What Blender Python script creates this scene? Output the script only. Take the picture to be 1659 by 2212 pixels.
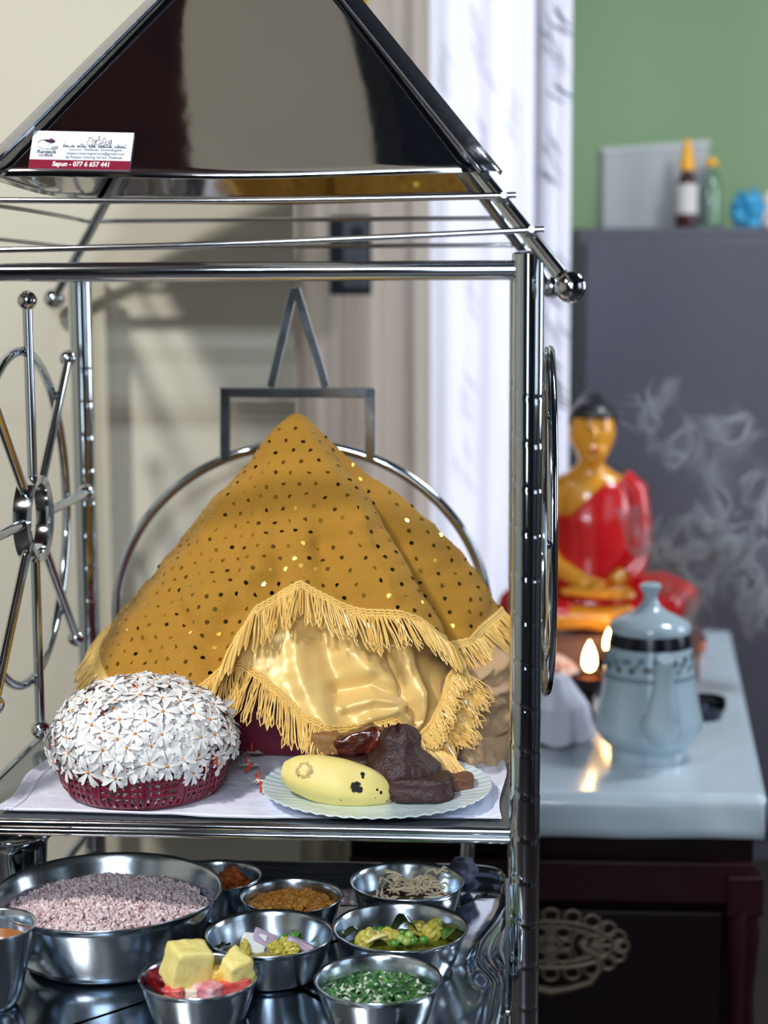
import bpy, math, random
import numpy as np
from mathutils import Vector, Matrix, Quaternion, noise as mnoise
from math import sin, cos, pi, radians
for o in list(bpy.data.objects): bpy.data.objects.remove(o)
S = bpy.context.scene
COL = S.collection
random.seed(7)

# ------------------------------------------------------------------ camera
F = 3700.0; PX = 829.5; PY = 1106.0
PITCH = math.atan((PY - 622) / F); ROLL = -0.0045
FW = np.array([0, cos(PITCH), -sin(PITCH)])
_r0 = np.array([1.0, 0, 0]); _u0 = np.array([0, sin(PITCH), cos(PITCH)])
RT = cos(ROLL) * _r0 + sin(ROLL) * _u0
UP = -sin(ROLL) * _r0 + cos(ROLL) * _u0
CAM = np.array([0, 0, 1.45])
cd = bpy.data.cameras.new('camera'); co = bpy.data.objects.new('camera', cd); COL.objects.link(co)
m = Matrix.Identity(4)
for i in range(3):
    m[i][0] = RT[i]; m[i][1] = UP[i]; m[i][2] = -FW[i]; m[i][3] = CAM[i]
co.matrix_world = m
cd.sensor_fit = 'VERTICAL'; cd.sensor_height = 36; cd.lens = F / 2212 * 36
cd.clip_start = 0.05
cd.dof.use_dof = True; cd.dof.focus_distance = 1.86; cd.dof.aperture_fstop = 3.1; cd.dof.aperture_blades = 0
S.camera = co

# ------------------------------------------------------------------ exposure, world, lights
S.view_settings.view_transform = 'Standard'; S.view_settings.look = 'None'
S.view_settings.gamma = 1; S.view_settings.use_curve_mapping = False
S.view_settings.exposure = 0.0
w = bpy.data.worlds.new('world'); S.world = w; w.use_nodes = True
w.node_tree.nodes['Background'].inputs[0].default_value = (0.5, 0.62, 0.85, 1)
w.node_tree.nodes['Background'].inputs[1].default_value = 0.3

def area(name, loc, target, size, size_y, power, color, spread=180):
    l = bpy.data.lights.new(name, 'AREA'); l.shape = 'RECTANGLE'; l.size = size; l.size_y = size_y
    l.energy = power; l.color = color; l.spread = radians(spread)
    o = bpy.data.objects.new(name, l); COL.objects.link(o); o.location = loc
    o.rotation_euler = (Vector(target) - Vector(loc)).to_track_quat('-Z', 'Y').to_euler()
    return o
area('ceiling_lamp_light', (-1.05, 0.55, 2.68), (-0.2, 2.0, 1.1), 0.2, 0.2, 38, (1.0, 0.965, 0.91))
area('front_top_fill_light', (-0.35, -1.7, 2.45), (0.0, 1.9, 0.8), 1.2, 0.12, 56, (0.80, 0.90, 1.0))  # added fill from high in front, reaches the food under the shelf
area('side_fill_light', (2.2, 0.7, 1.75), (0.0, 2.0, 1.1), 0.9, 1.2, 5, (0.70, 0.85, 1.0))  # added cool fill from the right, stands for no actual window
area('rear_fill_light', (-0.1, -1.9, 1.55), (-0.1, 2.0, 1.1), 0.5, 1.5, 10, (0.78, 0.89, 1.0))  # added fill behind the camera, the wall there has no window
area('altar_fill_light', (2.7, 2.9, 1.7), (1.0, 3.2, 1.2), 0.9, 1.3, 26, (0.84, 0.91, 1.0))  # added fill that brightens the smoke and statue, not a real window
area('curtained_window_light', (0.245, 4.05, 1.55), (0.245, 2.0, 1.5), 0.26, 1.9, 4.4, (0.92, 0.94, 1.0))
area('back_top_fill_light', (1.35, 2.7, 2.68), (1.1, 3.5, 1.0), 0.5, 0.5, 26, (0.88, 0.95, 1.0))  # added fill for the green wall and altar, no lamp hangs there

# ------------------------------------------------------------------ pixel helpers (real points on real planes)
def ray(x, y): return FW + RT * (x - PX) / F + UP * (PY - y) / F
def atY(x, y, Y): d = ray(x, y); return CAM + d * (Y / d[1])
def atz(x, y, z): d = ray(x, y); return CAM + d * ((z - CAM[2]) / d[2])
YAW = radians(4)
EX = np.array([cos(YAW), -sin(YAW), 0]); EY = np.array([sin(YAW), cos(YAW), 0]); EZ = np.array([0, 0, 1.0])
O0 = atY(1133, 1795, 1.7)
def RP(x, y, v):
    d = ray(x, y); t = (v - (CAM - O0) @ EY) / (d @ EY); return CAM + d * t
def uvz(P): q = np.array(P) - O0; return (q @ EX, q @ EY, P[2])
def W(u, v, z): p = O0 + u * EX + v * EY; return np.array([p[0], p[1], z])
def proj(P):
    d = np.asarray(P) - CAM; z = d @ FW
    return np.stack([PX + F * (d @ RT) / z, PY - F * (d @ UP) / z], -1)
ZS = O0[2]                     # shelf height
def pxscale(P): return ((np.array(P) - CAM) @ FW) / F

# ------------------------------------------------------------------ materials
def srgb(r, g, b):
    f = lambda c: (c / 255) / 12.92 if c / 255 <= .04045 else ((c / 255 + .055) / 1.055) ** 2.4
    return (f(r), f(g), f(b))
MATS = {}
def mat(name, col, rough=.5, metal=0.0, bump=None, var=None, trans=0.0, sss=0.0, spec=None, emis=None, coat=0.0, island=None, sheen=0):
    if name in MATS: return MATS[name]
    M = bpy.data.materials.new(name); M.use_nodes = True; nt = M.node_tree; B = nt.nodes['Principled BSDF']
    B.inputs['Base Color'].default_value = (*col, 1); B.inputs['Roughness'].default_value = rough
    B.inputs['Metallic'].default_value = metal; B.inputs['Transmission Weight'].default_value = trans
    B.inputs['Subsurface Weight'].default_value = sss; B.inputs['Subsurface Scale'].default_value = .01
    B.inputs['Coat Weight'].default_value = coat; B.inputs['Sheen Weight'].default_value = sheen
    if spec is not None: B.inputs['Specular IOR Level'].default_value = spec
    if emis: B.inputs['Emission Color'].default_value = (*emis[0], 1); B.inputs['Emission Strength'].default_value = emis[1]
    tc = nt.nodes.new('ShaderNodeTexCoord')
    if var:   # (scale, amount, second colour)
        n = nt.nodes.new('ShaderNodeTexNoise'); n.inputs['Scale'].default_value = var[0]; n.inputs['Detail'].default_value = 5
        nt.links.new(tc.outputs['Object'], n.inputs['Vector'])
        r = nt.nodes.new('ShaderNodeMapRange'); r.inputs[1].default_value = .35; r.inputs[2].default_value = .68
        r.inputs[4].default_value = var[1]
        mx = nt.nodes.new('ShaderNodeMix'); mx.data_type = 'RGBA'
        mx.inputs[6].default_value = (*col, 1); mx.inputs[7].default_value = (*var[2], 1)
        nt.links.new(n.outputs['Fac'], r.inputs[0]); nt.links.new(r.outputs[0], mx.inputs[0]); nt.links.new(mx.outputs[2], B.inputs['Base Color'])
    if island:  # (second colour)
        g = nt.nodes.new('ShaderNodeNewGeometry'); mx = nt.nodes.new('ShaderNodeMix'); mx.data_type = 'RGBA'
        mx.inputs[6].default_value = (*col, 1); mx.inputs[7].default_value = (*island, 1)
        nt.links.new(g.outputs['Random Per Island'], mx.inputs[0]); nt.links.new(mx.outputs[2], B.inputs['Base Color'])
    if bump:  # (scale, strength, distance)
        n = nt.nodes.new('ShaderNodeTexNoise'); n.inputs['Scale'].default_value = bump[0]; n.inputs['Detail'].default_value = 4
        nt.links.new(tc.outputs['Object'], n.inputs['Vector'])
        b = nt.nodes.new('ShaderNodeBump'); b.inputs['Strength'].default_value = bump[1]; b.inputs['Distance'].default_value = bump[2]
        nt.links.new(n.outputs['Fac'], b.inputs['Height']); nt.links.new(b.outputs[0], B.inputs['Normal'])
    MATS[name] = M; return M
steel = mat('polished_steel', (.60, .65, .70), .08, 1.0)
steel_rod = mat('polished_rod_steel', (.55, .57, .60), .14, 1.0)
bowlsteel = mat('brushed_bowl_steel', (.58, .65, .72), .20, 1.0, bump=(60, .08, .002))
traysteel = mat('tray_steel', (.55, .60, .66), .13, 1.0, bump=(9, .25, .004))
roofsteel = mat('mirror_roof_steel', (.55, .55, .56), .05, 1.0, bump=(5, .10, .006))
hipsteel = mat('hip_strip_steel', (.45, .47, .54), .2, 1.0, bump=(70, .35, .002))

# ------------------------------------------------------------------ mesh building
class MB:
    def __init__(s): s.v = []; s.f = []; s.m = []; s.n = 0
    def add(s, v, f, mi=0):
        v = np.asarray(v, float).reshape(-1, 3); s.v.append(v)
        s.f += [tuple(int(i) + s.n for i in q) for q in f]; s.m += [mi] * len(f); s.n += len(v); return s
    def grid(s, P, mi=0, cu=False, cv=False, flip=False):
        a, b = P.shape[:2]; f = []
        for i in range(a if cu else a - 1):
            for j in range(b if cv else b - 1):
                q = (i * b + j, ((i + 1) % a) * b + j, ((i + 1) % a) * b + (j + 1) % b, i * b + (j + 1) % b)
                f.append(q[::-1] if flip else q)
        return s.add(P, f, mi)
    def tube(s, pts, r, n=12, closed=False, mi=0, caps=True, flat=None):
        P = np.asarray(pts, float); k = len(P); r = np.broadcast_to(np.asarray(r, float), (k,))
        T = np.gradient(P, axis=0) if not closed else np.roll(P, -1, 0) - np.roll(P, 1, 0)
        T /= np.linalg.norm(T, axis=1)[:, None] + 1e-12
        up = np.array([0, 0, 1.0]) if abs(T[0][2]) < .9 else np.array([1.0, 0, 0])
        A = np.cross(T[0], up); A /= np.linalg.norm(A); rings = []
        for i in range(k):
            A = A - T[i] * (A @ T[i]); A /= np.linalg.norm(A) + 1e-12; Bn = np.cross(T[i], A)
            th = np.arange(n) * 2 * pi / n
            rings.append(P[i] + r[i] * (np.cos(th)[:, None] * A + np.sin(th)[:, None] * Bn * (flat or 1)))
        R = np.array(rings); base = s.n; s.grid(R, mi, cu=closed, cv=True)
        if caps and not closed:
            s.f.append(tuple(base + i for i in range(n))[::-1]); s.f.append(tuple(base + (k - 1) * n + i for i in range(n))); s.m += [mi, mi]
        return s
    def sphere(s, c, r, nu=20, nv=12, mi=0, R=None, rough=0, seed=0, rs=8):
        th = np.arange(nu) * 2 * pi / nu; ph = np.linspace(0.001, pi - .001, nv)
        D = np.stack([np.sin(ph)[:, None] * np.cos(th), np.sin(ph)[:, None] * np.sin(th), np.cos(ph)[:, None] * np.ones(nu)], -1)
        P = D * np.asarray(r, float)
        if rough:
            for i in range(nv):
                for j in range(nu):
                    P[i, j] *= 1 + rough * mnoise.noise(Vector(D[i, j] * rs) * .25 + Vector((seed * 3.1, seed, 0)))
        if R is not None: P = P @ np.array(R).T
        return s.grid(P + np.asarray(c, float), mi, cv=True)
    def box(s, c, h, A=None, mi=0):
        A = np.eye(3) if A is None else np.asarray(A); v = []
        for x in (-1, 1):
            for y in (-1, 1):
                for z in (-1, 1): v.append(np.asarray(c, float) + x * h[0] * A[0] + y * h[1] * A[1] + z * h[2] * A[2])
        return s.add(v, [(0, 1, 3, 2), (4, 6, 7, 5), (0, 4, 5, 1), (2, 3, 7, 6), (0, 2, 6, 4), (1, 5, 7, 3)], mi)
    def prism(s, poly, thick, mi=0):
        P = np.asarray(poly, float); n = len(P); t = np.asarray(thick, float)
        return s.add(np.vstack([P, P + t]), [tuple(range(n))[::-1], tuple(range(n, 2 * n))] + [(i, (i + 1) % n, n + (i + 1) % n, n + i) for i in range(n)], mi)
    def lathe(s, c, prof, n=48, mi=0, A=None, closed=False):
        th = np.arange(n) * 2 * pi / n; A = np.eye(3) if A is None else np.asarray(A)
        P = np.array([[r * cos(t) * A[0] + r * sin(t) * A[1] + z * A[2] for t in th] for r, z in prof]) + np.asarray(c, float)
        return s.grid(P, mi, cv=True, cu=closed, flip=False)
    def build(s, name, mats, parent=None, smooth=True, angle=40, origin=None, bevel=0, solid=0, sub=0):
        V = np.vstack(s.v)
        if parent is not None: org = np.array(parent['_o'])
        elif origin is not None: org = np.asarray(origin, float)
        else: lo = V.min(0); hi = V.max(0); org = np.array([(lo[0] + hi[0]) / 2, (lo[1] + hi[1]) / 2, lo[2]])
        me = bpy.data.meshes.new(name); me.from_pydata((V - org).tolist(), [], s.f); 
        if not isinstance(mats, (list, tuple)): mats = [mats]
        for M in mats: me.materials.append(M)
        me.polygons.foreach_set('material_index', s.m)
        import bmesh
        b = bmesh.new(); b.from_mesh(me); bmesh.ops.recalc_face_normals(b, faces=b.faces); b.to_mesh(me); b.free()
        if smooth:
            me.polygons.foreach_set('use_smooth', [True] * len(me.polygons)); me.set_sharp_from_angle(angle=radians(angle))
        o = bpy.data.objects.new(name, me); COL.objects.link(o); o['_o'] = [float(x) for x in org]
        if parent is not None: o.parent = parent
        else: o.location = org
        if bevel:
            md = o.modifiers.new('bevel', 'BEVEL'); md.width = bevel; md.segments = 3; md.limit_method = 'ANGLE'
        if solid:
            md = o.modifiers.new('solid', 'SOLIDIFY'); md.thickness = solid; md.offset = 0
        if sub:
            md = o.modifiers.new('sub', 'SUBSURF'); md.levels = sub; md.render_levels = sub
        return o
def tag(o, label, cat=None, group=None, kind=None):
    if label: o['label'] = label
    if cat: o['category'] = cat
    if group: o['group'] = group
    if kind: o['kind'] = kind
    return o
def thing(name, loc, label, cat, group=None):
    o = bpy.data.objects.new(name, None); COL.objects.link(o); o.location = [float(x) for x in loc]; o['_o'] = [float(x) for x in loc]
    o.empty_display_size = .02
    return tag(o, label, cat, group)
def struct(o): o['kind'] = 'structure'; return o
def boxfrom(mb, lo, hi, mi=0):
    lo = np.array(lo, float); hi = np.array(hi, float); return mb.box((lo + hi) / 2, (hi - lo) / 2, mi=mi)
def rotm(axis, ang): return np.array(Matrix.Rotation(ang, 3, Vector(axis)))
def randrot(r=random): return np.array(Quaternion((r.gauss(0, 1), r.gauss(0, 1), r.gauss(0, 1), r.gauss(0, 1))).normalized().to_matrix())

# ================================================================== the room
plaster = mat('beige_plaster', srgb(205, 200, 184), .8, bump=(120, .08, .002), var=(3, .25, srgb(198, 191, 172)))
greenp = mat('green_plaster', srgb(146, 174, 130), .7, var=(1.2, .3, srgb(154, 182, 142)))
darkwood_c = mat('dark_ceiling_wood', srgb(66, 30, 32), .4, var=(4, .6, srgb(36, 22, 30)))
taupe = mat('taupe_plaster', srgb(236, 226, 208), .8, var=(5, .4, srgb(222, 210, 194)))
navy = mat('dark_blue_panel', srgb(20, 34, 56), .5, var=(3, .5, srgb(14, 24, 42)))
greyp = mat('grey_trim', srgb(70, 72, 80), .6)
dim = mat('slate_wall_paint', srgb(38, 52, 76), .8)
floorm = mat('floor_tile', srgb(56, 46, 46), .4, var=(6, .4, srgb(44, 36, 38)))
X0, X1, Y0, Y1, ZC = -2.3, 2.9, -2.4, 5.0, 2.78
struct(boxfrom(MB(), (X0 - .1, Y0 - .1, -.1), (X1 + .1, Y1 + .1, 0)).build('floor', floorm, smooth=False))
struct(boxfrom(MB(), (X0 - .1, Y0 - .1, ZC), (X1 + .1, Y1 + .1, ZC + .1)).build('ceiling', greyp, smooth=False))
struct(boxfrom(MB(), (X0, Y0, ZC - .03), (-.385, Y1 - 2.5, ZC)).build('trim_1', darkwood_c, smooth=False))
struct(boxfrom(MB(), (-.385, Y0, ZC - .04), (-.15, Y1 - 2.5, ZC)).build('trim_2', taupe, smooth=False))
struct(boxfrom(MB(), (-.09, Y0, ZC - .03), (X1, Y1 - 2.5, ZC)).build('trim_3', navy, smooth=False))
struct(boxfrom(MB(), (X0 - .1, Y0, 0), (X0, Y1, ZC)).build('wall_left', plaster, smooth=False))
struct(boxfrom(MB(), (X1, Y0, 0), (X1 + .1, Y1, ZC)).build('wall_right', dim, smooth=False))
struct(boxfrom(MB(), (X0, Y1, 0), (X1, Y1 + .1, ZC)).build('wall_back', greenp, smooth=False))
struct(boxfrom(MB(), (X0, Y0 - .1, 0), (X1, Y0, ZC)).build('wall_front', dim, smooth=False))
ivory = mat('ivory_reflection_strip', srgb(206, 200, 176), .5); brownd = mat('brown_door_wood', srgb(74, 34, 26), .4)
for i, x in enumerate((-1.5, -.75, .75, 1.35, 2.2)): struct(boxfrom(MB(), (x - .045, Y0, 0), (x + .045, Y0 + .03, ZC - .05)).build('trim_%d' % (4 + i), ivory, smooth=False))  # unseen pale strips, added so the steel posts reflect vertical stripes
for i, y in enumerate((-1.2, -.1, 1.5, 2.3)): struct(boxfrom(MB(), (X1 - .03, y - .05, 0), (X1, y + .05, ZC - .05)).build('trim_%d' % (9 + i), ivory, smooth=False))
struct(boxfrom(MB(), (1.4, Y0, 0), (2.1, Y0 + .02, 2.1)).build('unseen_door_1', brownd, smooth=False))  # unseen brown doors, added as detail for the steel to reflect
struct(boxfrom(MB(), (X1 - .02, 1.58, 0), (X1, 2.22, 2.1)).build('unseen_door_2', brownd, smooth=False))
# beige wall right behind the stand, ending at a corner
VW = .70
uc = uvz(RP(636, 800, VW))[0]
wm = MB(); a = W(uc, VW, 0); b = W(-2.2, VW, 0)
wm.prism([a, a + EY * .13 - EX * .12, b + EY * .13, b], (0, 0, ZC - .05)); struct(wm.build('wall_beige', plaster, smooth=False))
# window wall behind the curtains
YWN = 4.10
xr = atY(1212, 800, YWN)[0]
wn = MB(); boxfrom(wn, (-.35, YWN, 0), (xr, YWN + .1, .55)); boxfrom(wn, (-.35, YWN, 2.55), (xr, YWN + .1, ZC))
boxfrom(wn, (-.35, YWN, .55), (.10, YWN + .1, 2.55)); boxfrom(wn, (xr - .05, YWN, .55), (xr, YWN + .1, 2.55))
struct(wn.build('wall_window_side', greenp, smooth=False))
wf = MB()
for zz in (.57, 1.55, 2.53): boxfrom(wf, (.10, YWN + .02, zz - .02), (xr - .05, YWN + .06, zz + .02))
for xx in (.12, (xr + .17) / 2, xr - .07): boxfrom(wf, (xx - .02, YWN + .02, .57), (xx + .02, YWN + .06, 2.53))
wo = wf.build('window_1', mat('window_frame_paint', srgb(210, 210, 205), .5), smooth=False); struct(wo)
day = mat('daylight_pane', (.8, .85, .9), .3, emis=((.82, .9, 1.0), 1.6))
boxfrom(MB(), (.10, YWN + .06, .57), (xr - .05, YWN + .07, 2.53)).build('window_pane', day, wo, smooth=False)

# curtains
def fabric(name, col, transl, col2=None):
    M = bpy.data.materials.new(name); M.use_nodes = True; nt = M.node_tree; nt.nodes.clear()
    out = nt.nodes.new('ShaderNodeOutputMaterial'); d = nt.nodes.new('ShaderNodeBsdfDiffuse'); t = nt.nodes.new('ShaderNodeBsdfTranslucent'); mx = nt.nodes.new('ShaderNodeMixShader')
    d.inputs[0].default_value = (*col, 1); t.inputs[0].default_value = (*col, 1); mx.inputs[0].default_value = transl
    nt.links.new(d.outputs[0], mx.inputs[1]); nt.links.new(t.outputs[0], mx.inputs[2]); nt.links.new(mx.outputs[0], out.inputs[0])
    if col2:
        tc = nt.nodes.new('ShaderNodeTexCoord'); mp = nt.nodes.new('ShaderNodeMapping'); mp.inputs['Scale'].default_value = (22, 1, .5)
        n = nt.nodes.new('ShaderNodeTexNoise'); n.inputs['Scale'].default_value = 1.0; n.inputs['Detail'].default_value = 3
        c = nt.nodes.new('ShaderNodeMix'); c.data_type = 'RGBA'; c.inputs[6].default_value = (*col, 1); c.inputs[7].default_value = (*col2, 1)
        r = nt.nodes.new('ShaderNodeMapRange'); r.inputs[1].default_value = .4; r.inputs[2].default_value = .65
        nt.links.new(tc.outputs['Object'], mp.inputs[0]); nt.links.new(mp.outputs[0], n.inputs['Vector']); nt.links.new(n.outputs['Fac'], r.inputs[0]); nt.links.new(r.outputs[0], c.inputs[0])
        nt.links.new(c.outputs[2], d.inputs[0]); nt.links.new(c.outputs[2], t.inputs[0])
    return M
def wave(x, amp, per, ph): return amp * (sin(x * 2 * pi / per + ph) + .4 * sin(x * 2 * pi / (per * .43) + ph * 2))
def curtain(name, px0, px1, Y, amp, per, ph, m_, label, prints=None, mp=None):
    x0 = atY(px0, 1000, Y)[0]; x1 = atY(px1, 1000, Y)[0]; nx = 120; nz = 24
    xs = np.linspace(x0, x1, nx); zs = np.linspace(.02, 2.68, nz)
    P = np.array([[(x, Y + wave(x, amp * (1 - .25 * z / 2.7), per, ph), z) for z in zs] for x in xs])
    mb = MB().grid(P)
    if prints:
        for (px, py, L, ang, bend, wd) in prints:
            c = atY(px, py, Y - .02); k = 9; pts = []
            for i in range(k):
                t = i / (k - 1) - .5; q = np.array([c[0] + (t * L * sin(ang) + bend * (t * t) * L), 0, c[2] - t * L * cos(ang)])
                q[1] = Y + wave(q[0], amp * (1 - .25 * q[2] / 2.7), per, ph) - .003; pts.append(q)
            mb.tube(pts, [wd * max(.15, cos((i / (k - 1) - .5) * pi)) for i in range(k)], 6, flat=.25, mi=1)
    o = mb.build(name, [m_] + ([mp] if mp else [])); return tag(o, label, 'curtain')
beigef = fabric('beige_sheer_fabric', srgb(232, 218, 206), .3, srgb(206, 190, 180))
whitef = fabric('white_curtain_fabric', srgb(230, 228, 238), .62, srgb(212, 210, 226))
leafm = mat('grey_leaf_print', srgb(118, 118, 146), .8)
leafm2 = mat('leaf_green_print', srgb(84, 104, 120), .8)
curtain('curtain', 330, 930, 3.74, .014, .10, .6, beigef, 'beige sheer curtain with soft vertical folds beside the bright white one')
rp = random.Random(3); prints = []
for (cx, cy) in ((1035, 60), (1045, 140), (955, 150), (1040, 300), (960, 300), (1010, 860), (1000, 1010), (1110, 250), (1090, 560), (1010, 640)):
    for k in range(3):
        prints.append((cx + rp.uniform(-16, 16), cy + (k - 1) * 34, .07, radians(22 + rp.uniform(-10, 14)), .25, .0045))
curtain('curtain', 908, 1160, 3.82, .012, .15, .2, whitef, 'bright white curtain with faint grey leaf strokes, backlit by the window', prints, leafm)
prints = []
for cy in (20, 60, 110, 180, 300, 360, 560, 620, 700, 780, 830, 860):
    for k in range(3):
        prints.append((1205 + rp.uniform(-28, 16), cy + k * 14, .06, radians(40 + rp.uniform(-20, 20)), .3, .006))
curtain('curtain', 1148, 1229, 3.78, .014, .10, 1.9, whitef, 'narrow white curtain edge with dark leaf print next to the green wall', prints, leafm2)

# small dark switch box hanging at the curtain
t = thing('wall_box', atY(757, 636, 3.66), 'small dark navy box with grey face hanging beside the corner of the wall', 'box')
c = atY(757, 552, 3.66); MB().box(c, (.045, .02, .083)).build('housing', mat('navy_plastic', srgb(26, 32, 48), .5), t, smooth=False, bevel=.003)
MB().box(c + (.010, -.021, .002), (.027, .004, .07)).build('face_panel', mat('grey_plastic', srgb(86, 92, 104), .4), t, smooth=False, bevel=.002)
MB().box(c + (.018, -.027, .044), (.012, .003, .016)).build('button', mat('navy_plastic', (0, 0, 0)), t, smooth=False, bevel=.002)
yl = MB(); yt = atY(784, -20, 3.68); yl.tube([yt + (0, 0, .12), yt, yt + (.004, 0, -.02), yt + (.002, 0, -.035)], [.011, .012, .010, .004], 10)
tag(yl.build('curtain_tieback', mat('yellow_ribbon', srgb(220, 190, 40), .5)), 'yellow ribbon hanging in front of the beige curtain above the roof', 'ribbon')

# grey cupboard and what stands on it
cup = mat('cupboard_grey_paint', srgb(84, 82, 93), .45, var=(1.5, .5, srgb(72, 73, 87)))
YC = 4.2; cx0 = atY(1240, 1000, YC)[0]; ztop = atY(1400, 492, YC)[2]
t = thing('wardrobe', (cx0 + .55, YC + .25, 0), 'tall grey wardrobe standing against the green wall', 'wardrobe')
boxfrom(MB(), (cx0, YC, .0), (cx0 + 1.1, YC + .5, ztop)).build('body', cup, t, smooth=False, bevel=.006)
boxfrom(MB(), (cx0 + .02, YC - .018, .08), (cx0 + .545, YC, ztop - .03)).build('door', cup, t, smooth=False, bevel=.004)
boxfrom(MB(), (cx0 + .555, YC - .018, .08), (cx0 + 1.08, YC, ztop - .03)).build('door', cup, t, smooth=False, bevel=.004)
def onc(x, dy=.12): return np.array([atY(x, 490, YC + dy)[0], YC + dy, ztop])
gb = MB(); p0 = onc(1302, .14); p1 = onc(1528, .14); h0 = atY(1302, 322, YC + .14)[2]; h1 = atY(1528, 304, YC + .14)[2]
gb.prism([(p0[0], p0[1], ztop), (p1[0], p1[1], ztop), (p1[0], p1[1], h1), (p0[0], p0[1], h0)], (0, .12, 0))
t = thing('carton', ((p0[0] + p1[0]) / 2, YC + .2, ztop), 'plain grey box standing on top of the grey wardrobe', 'box')
gb.build('carton_body', mat('grey_card', srgb(172, 174, 176), .6), t, smooth=False, bevel=.004)
MB().prism([(p0[0] - .003, p0[1] - .004, h0 - .012), (p1[0] + .003, p1[1] - .004, h1 - .012), (p1[0] + .003, p1[1] - .004, h1 + .002), (p0[0] - .003, p0[1] - .004, h0 + .002)], (0, .128, 0)).build('lid', mat('grey_card_lid', srgb(186, 188, 190), .6), t, smooth=False)
def R_(a, b, Y): return (b - a) * Y / F
c = onc(1482, .06); k = (YC + .06) / F
t = thing('sauce_bottle', c, 'dark brown bottle with a pointed yellow cap and white label on the wardrobe', 'bottle')
MB().lathe(c, [(.0, 0), (22 * k, 0), (23 * k, 4 * k), (23 * k, 80 * k), (19 * k, 104 * k), (13 * k, 112 * k), (13 * k, 124 * k), (0, 124 * k)], 28).build('glass', mat('brown_bottle', srgb(58, 18, 26), .15), t)
MB().lathe(c, [(23.6 * k, 30 * k), (23.6 * k, 92 * k)], 28).build('label_paper', mat('bottle_label', srgb(214, 208, 204), .6), t)
MB().lathe(c, [(0, 122 * k), (16 * k, 122 * k), (16 * k, 130 * k), (11 * k, 160 * k), (6 * k, 186 * k), (0, 190 * k)], 24).build('cap', mat('orange_cap', srgb(248, 176, 20), .4), t)
glassm = mat('clear_glass', (.85, .93, .92), .03, trans=1.0)
c = onc(1534, .10)
t = thing('glass_bottle', c, 'clear glass bottle with a small yellow cap beside the brown one', 'bottle')
MB().lathe(c, [(0, 0), (25 * k, 0), (26 * k, 5 * k), (26 * k, 85 * k), (18 * k, 118 * k), (10 * k, 128 * k), (10 * k, 138 * k), (8 * k, 138 * k), (8 * k, 127 * k), (16 * k, 115 * k), (23 * k, 83 * k), (23 * k, 8 * k), (0, 6 * k)], 28).build('glass', glassm, t)
MB().lathe(c, [(0, 148 * k), (13 * k, 148 * k), (13 * k, 134 * k), (10.5 * k, 133 * k)], 24).build('cap', mat('orange_cap', (0, 0, 0)), t)
def crumple(c, r, seed, rough=.45, nu=40, nv=26, flat=1.0):
    mb = MB(); mb.sphere(c, r, nu, nv, rough=rough, seed=seed, rs=14); return mb
c = onc(1618, .08); crumple(c + (0, 0, .042), (.042, .04, .046), 3, .5).build('plastic_bag', mat('blue_plastic_bag', srgb(70, 170, 215), .3, var=(30, .6, srgb(20, 110, 165))))
tag(bpy.data.objects['plastic_bag'], 'crumpled light blue plastic bag on top of the wardrobe', 'bag')
c = onc(1672, .06); crumple(c + (0, 0, .04), (.03, .03, .05), 5, .4).build('paper_ball', mat('white_paper', srgb(225, 222, 220), .6))
tag(bpy.data.objects['paper_ball'], 'white crumpled bundle at the photo edge beside the blue bag', 'bundle')
# ================================================================== altar chest with its cloth
FR = atY(1640, 1728, 2.45); ZT = FR[2]
BR = atz(1566, 1364, ZT); FL = atz(744, 1716, ZT); ax = (FR - FL) / np.linalg.norm(FR - FL); bw = BR - FR
BL = FL + bw; TD = np.array([-ax[1], ax[0], 0.0])  # depth direction, level
dep = bw @ TD; BR = FR + TD * dep + ax * (bw @ ax); BL = FL + TD * dep + ax * (bw @ ax)
mahog = mat('dark_mahogany', srgb(24, 6, 12), .42, var=(5, .6, srgb(14, 5, 10)), spec=.2)
mahog2 = mat('red_mahogany', srgb(44, 13, 16), .4, var=(8, .6, srgb(28, 9, 12)), spec=.25)
t = thing('chest_of_drawers', (FL + FR + BL + BR) / 4 * (1, 1, 0), 'dark mahogany chest under the white altar cloth with an ornate brass drawer pull', 'chest')
ins = .012
def chestpt(s, d, z): return FL + ax * (s * np.linalg.norm(FR - FL)) + (BR - FR) * d + np.array([0, 0, z - ZT])
LN = np.linalg.norm(FR - FL)
cb = MB(); cb.prism([chestpt(.01, .01, 0.0), chestpt(.99, .01, 0.0), chestpt(.99, .99, 0.0), chestpt(.01, .99, 0.0)], (0, 0, ZT - .012))
cb.build('carcass', mahog, t, smooth=False)
zz = ZT - .125
cb = MB(); cb.box(chestpt(.5, 0, zz) - TD * .004, (LN * .49, .008, .032), (ax, TD, EZ)); cb.build('top_rail', mahog2, t, smooth=False, bevel=.004)
for s in (.035, .965):
    prof = []
    cb = MB(); p = chestpt(s, 0, 0) - TD * .012
    cb.tube([p + EZ * h for h in (0.02, .1, .2, .3, .4, .5, .54)], [.022, .026, .018, .024, .018, .026, .02], 16)
    cb.box(p + EZ * .01, (.026, .02, .02), (ax, TD, EZ)); cb.box(p + EZ * .56, (.026, .02, .03), (ax, TD, EZ))
    cb.build('corner_post', mahog2, t, bevel=.002)
brass = mat('aged_brass', srgb(120, 108, 92), .5, .6)
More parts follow.
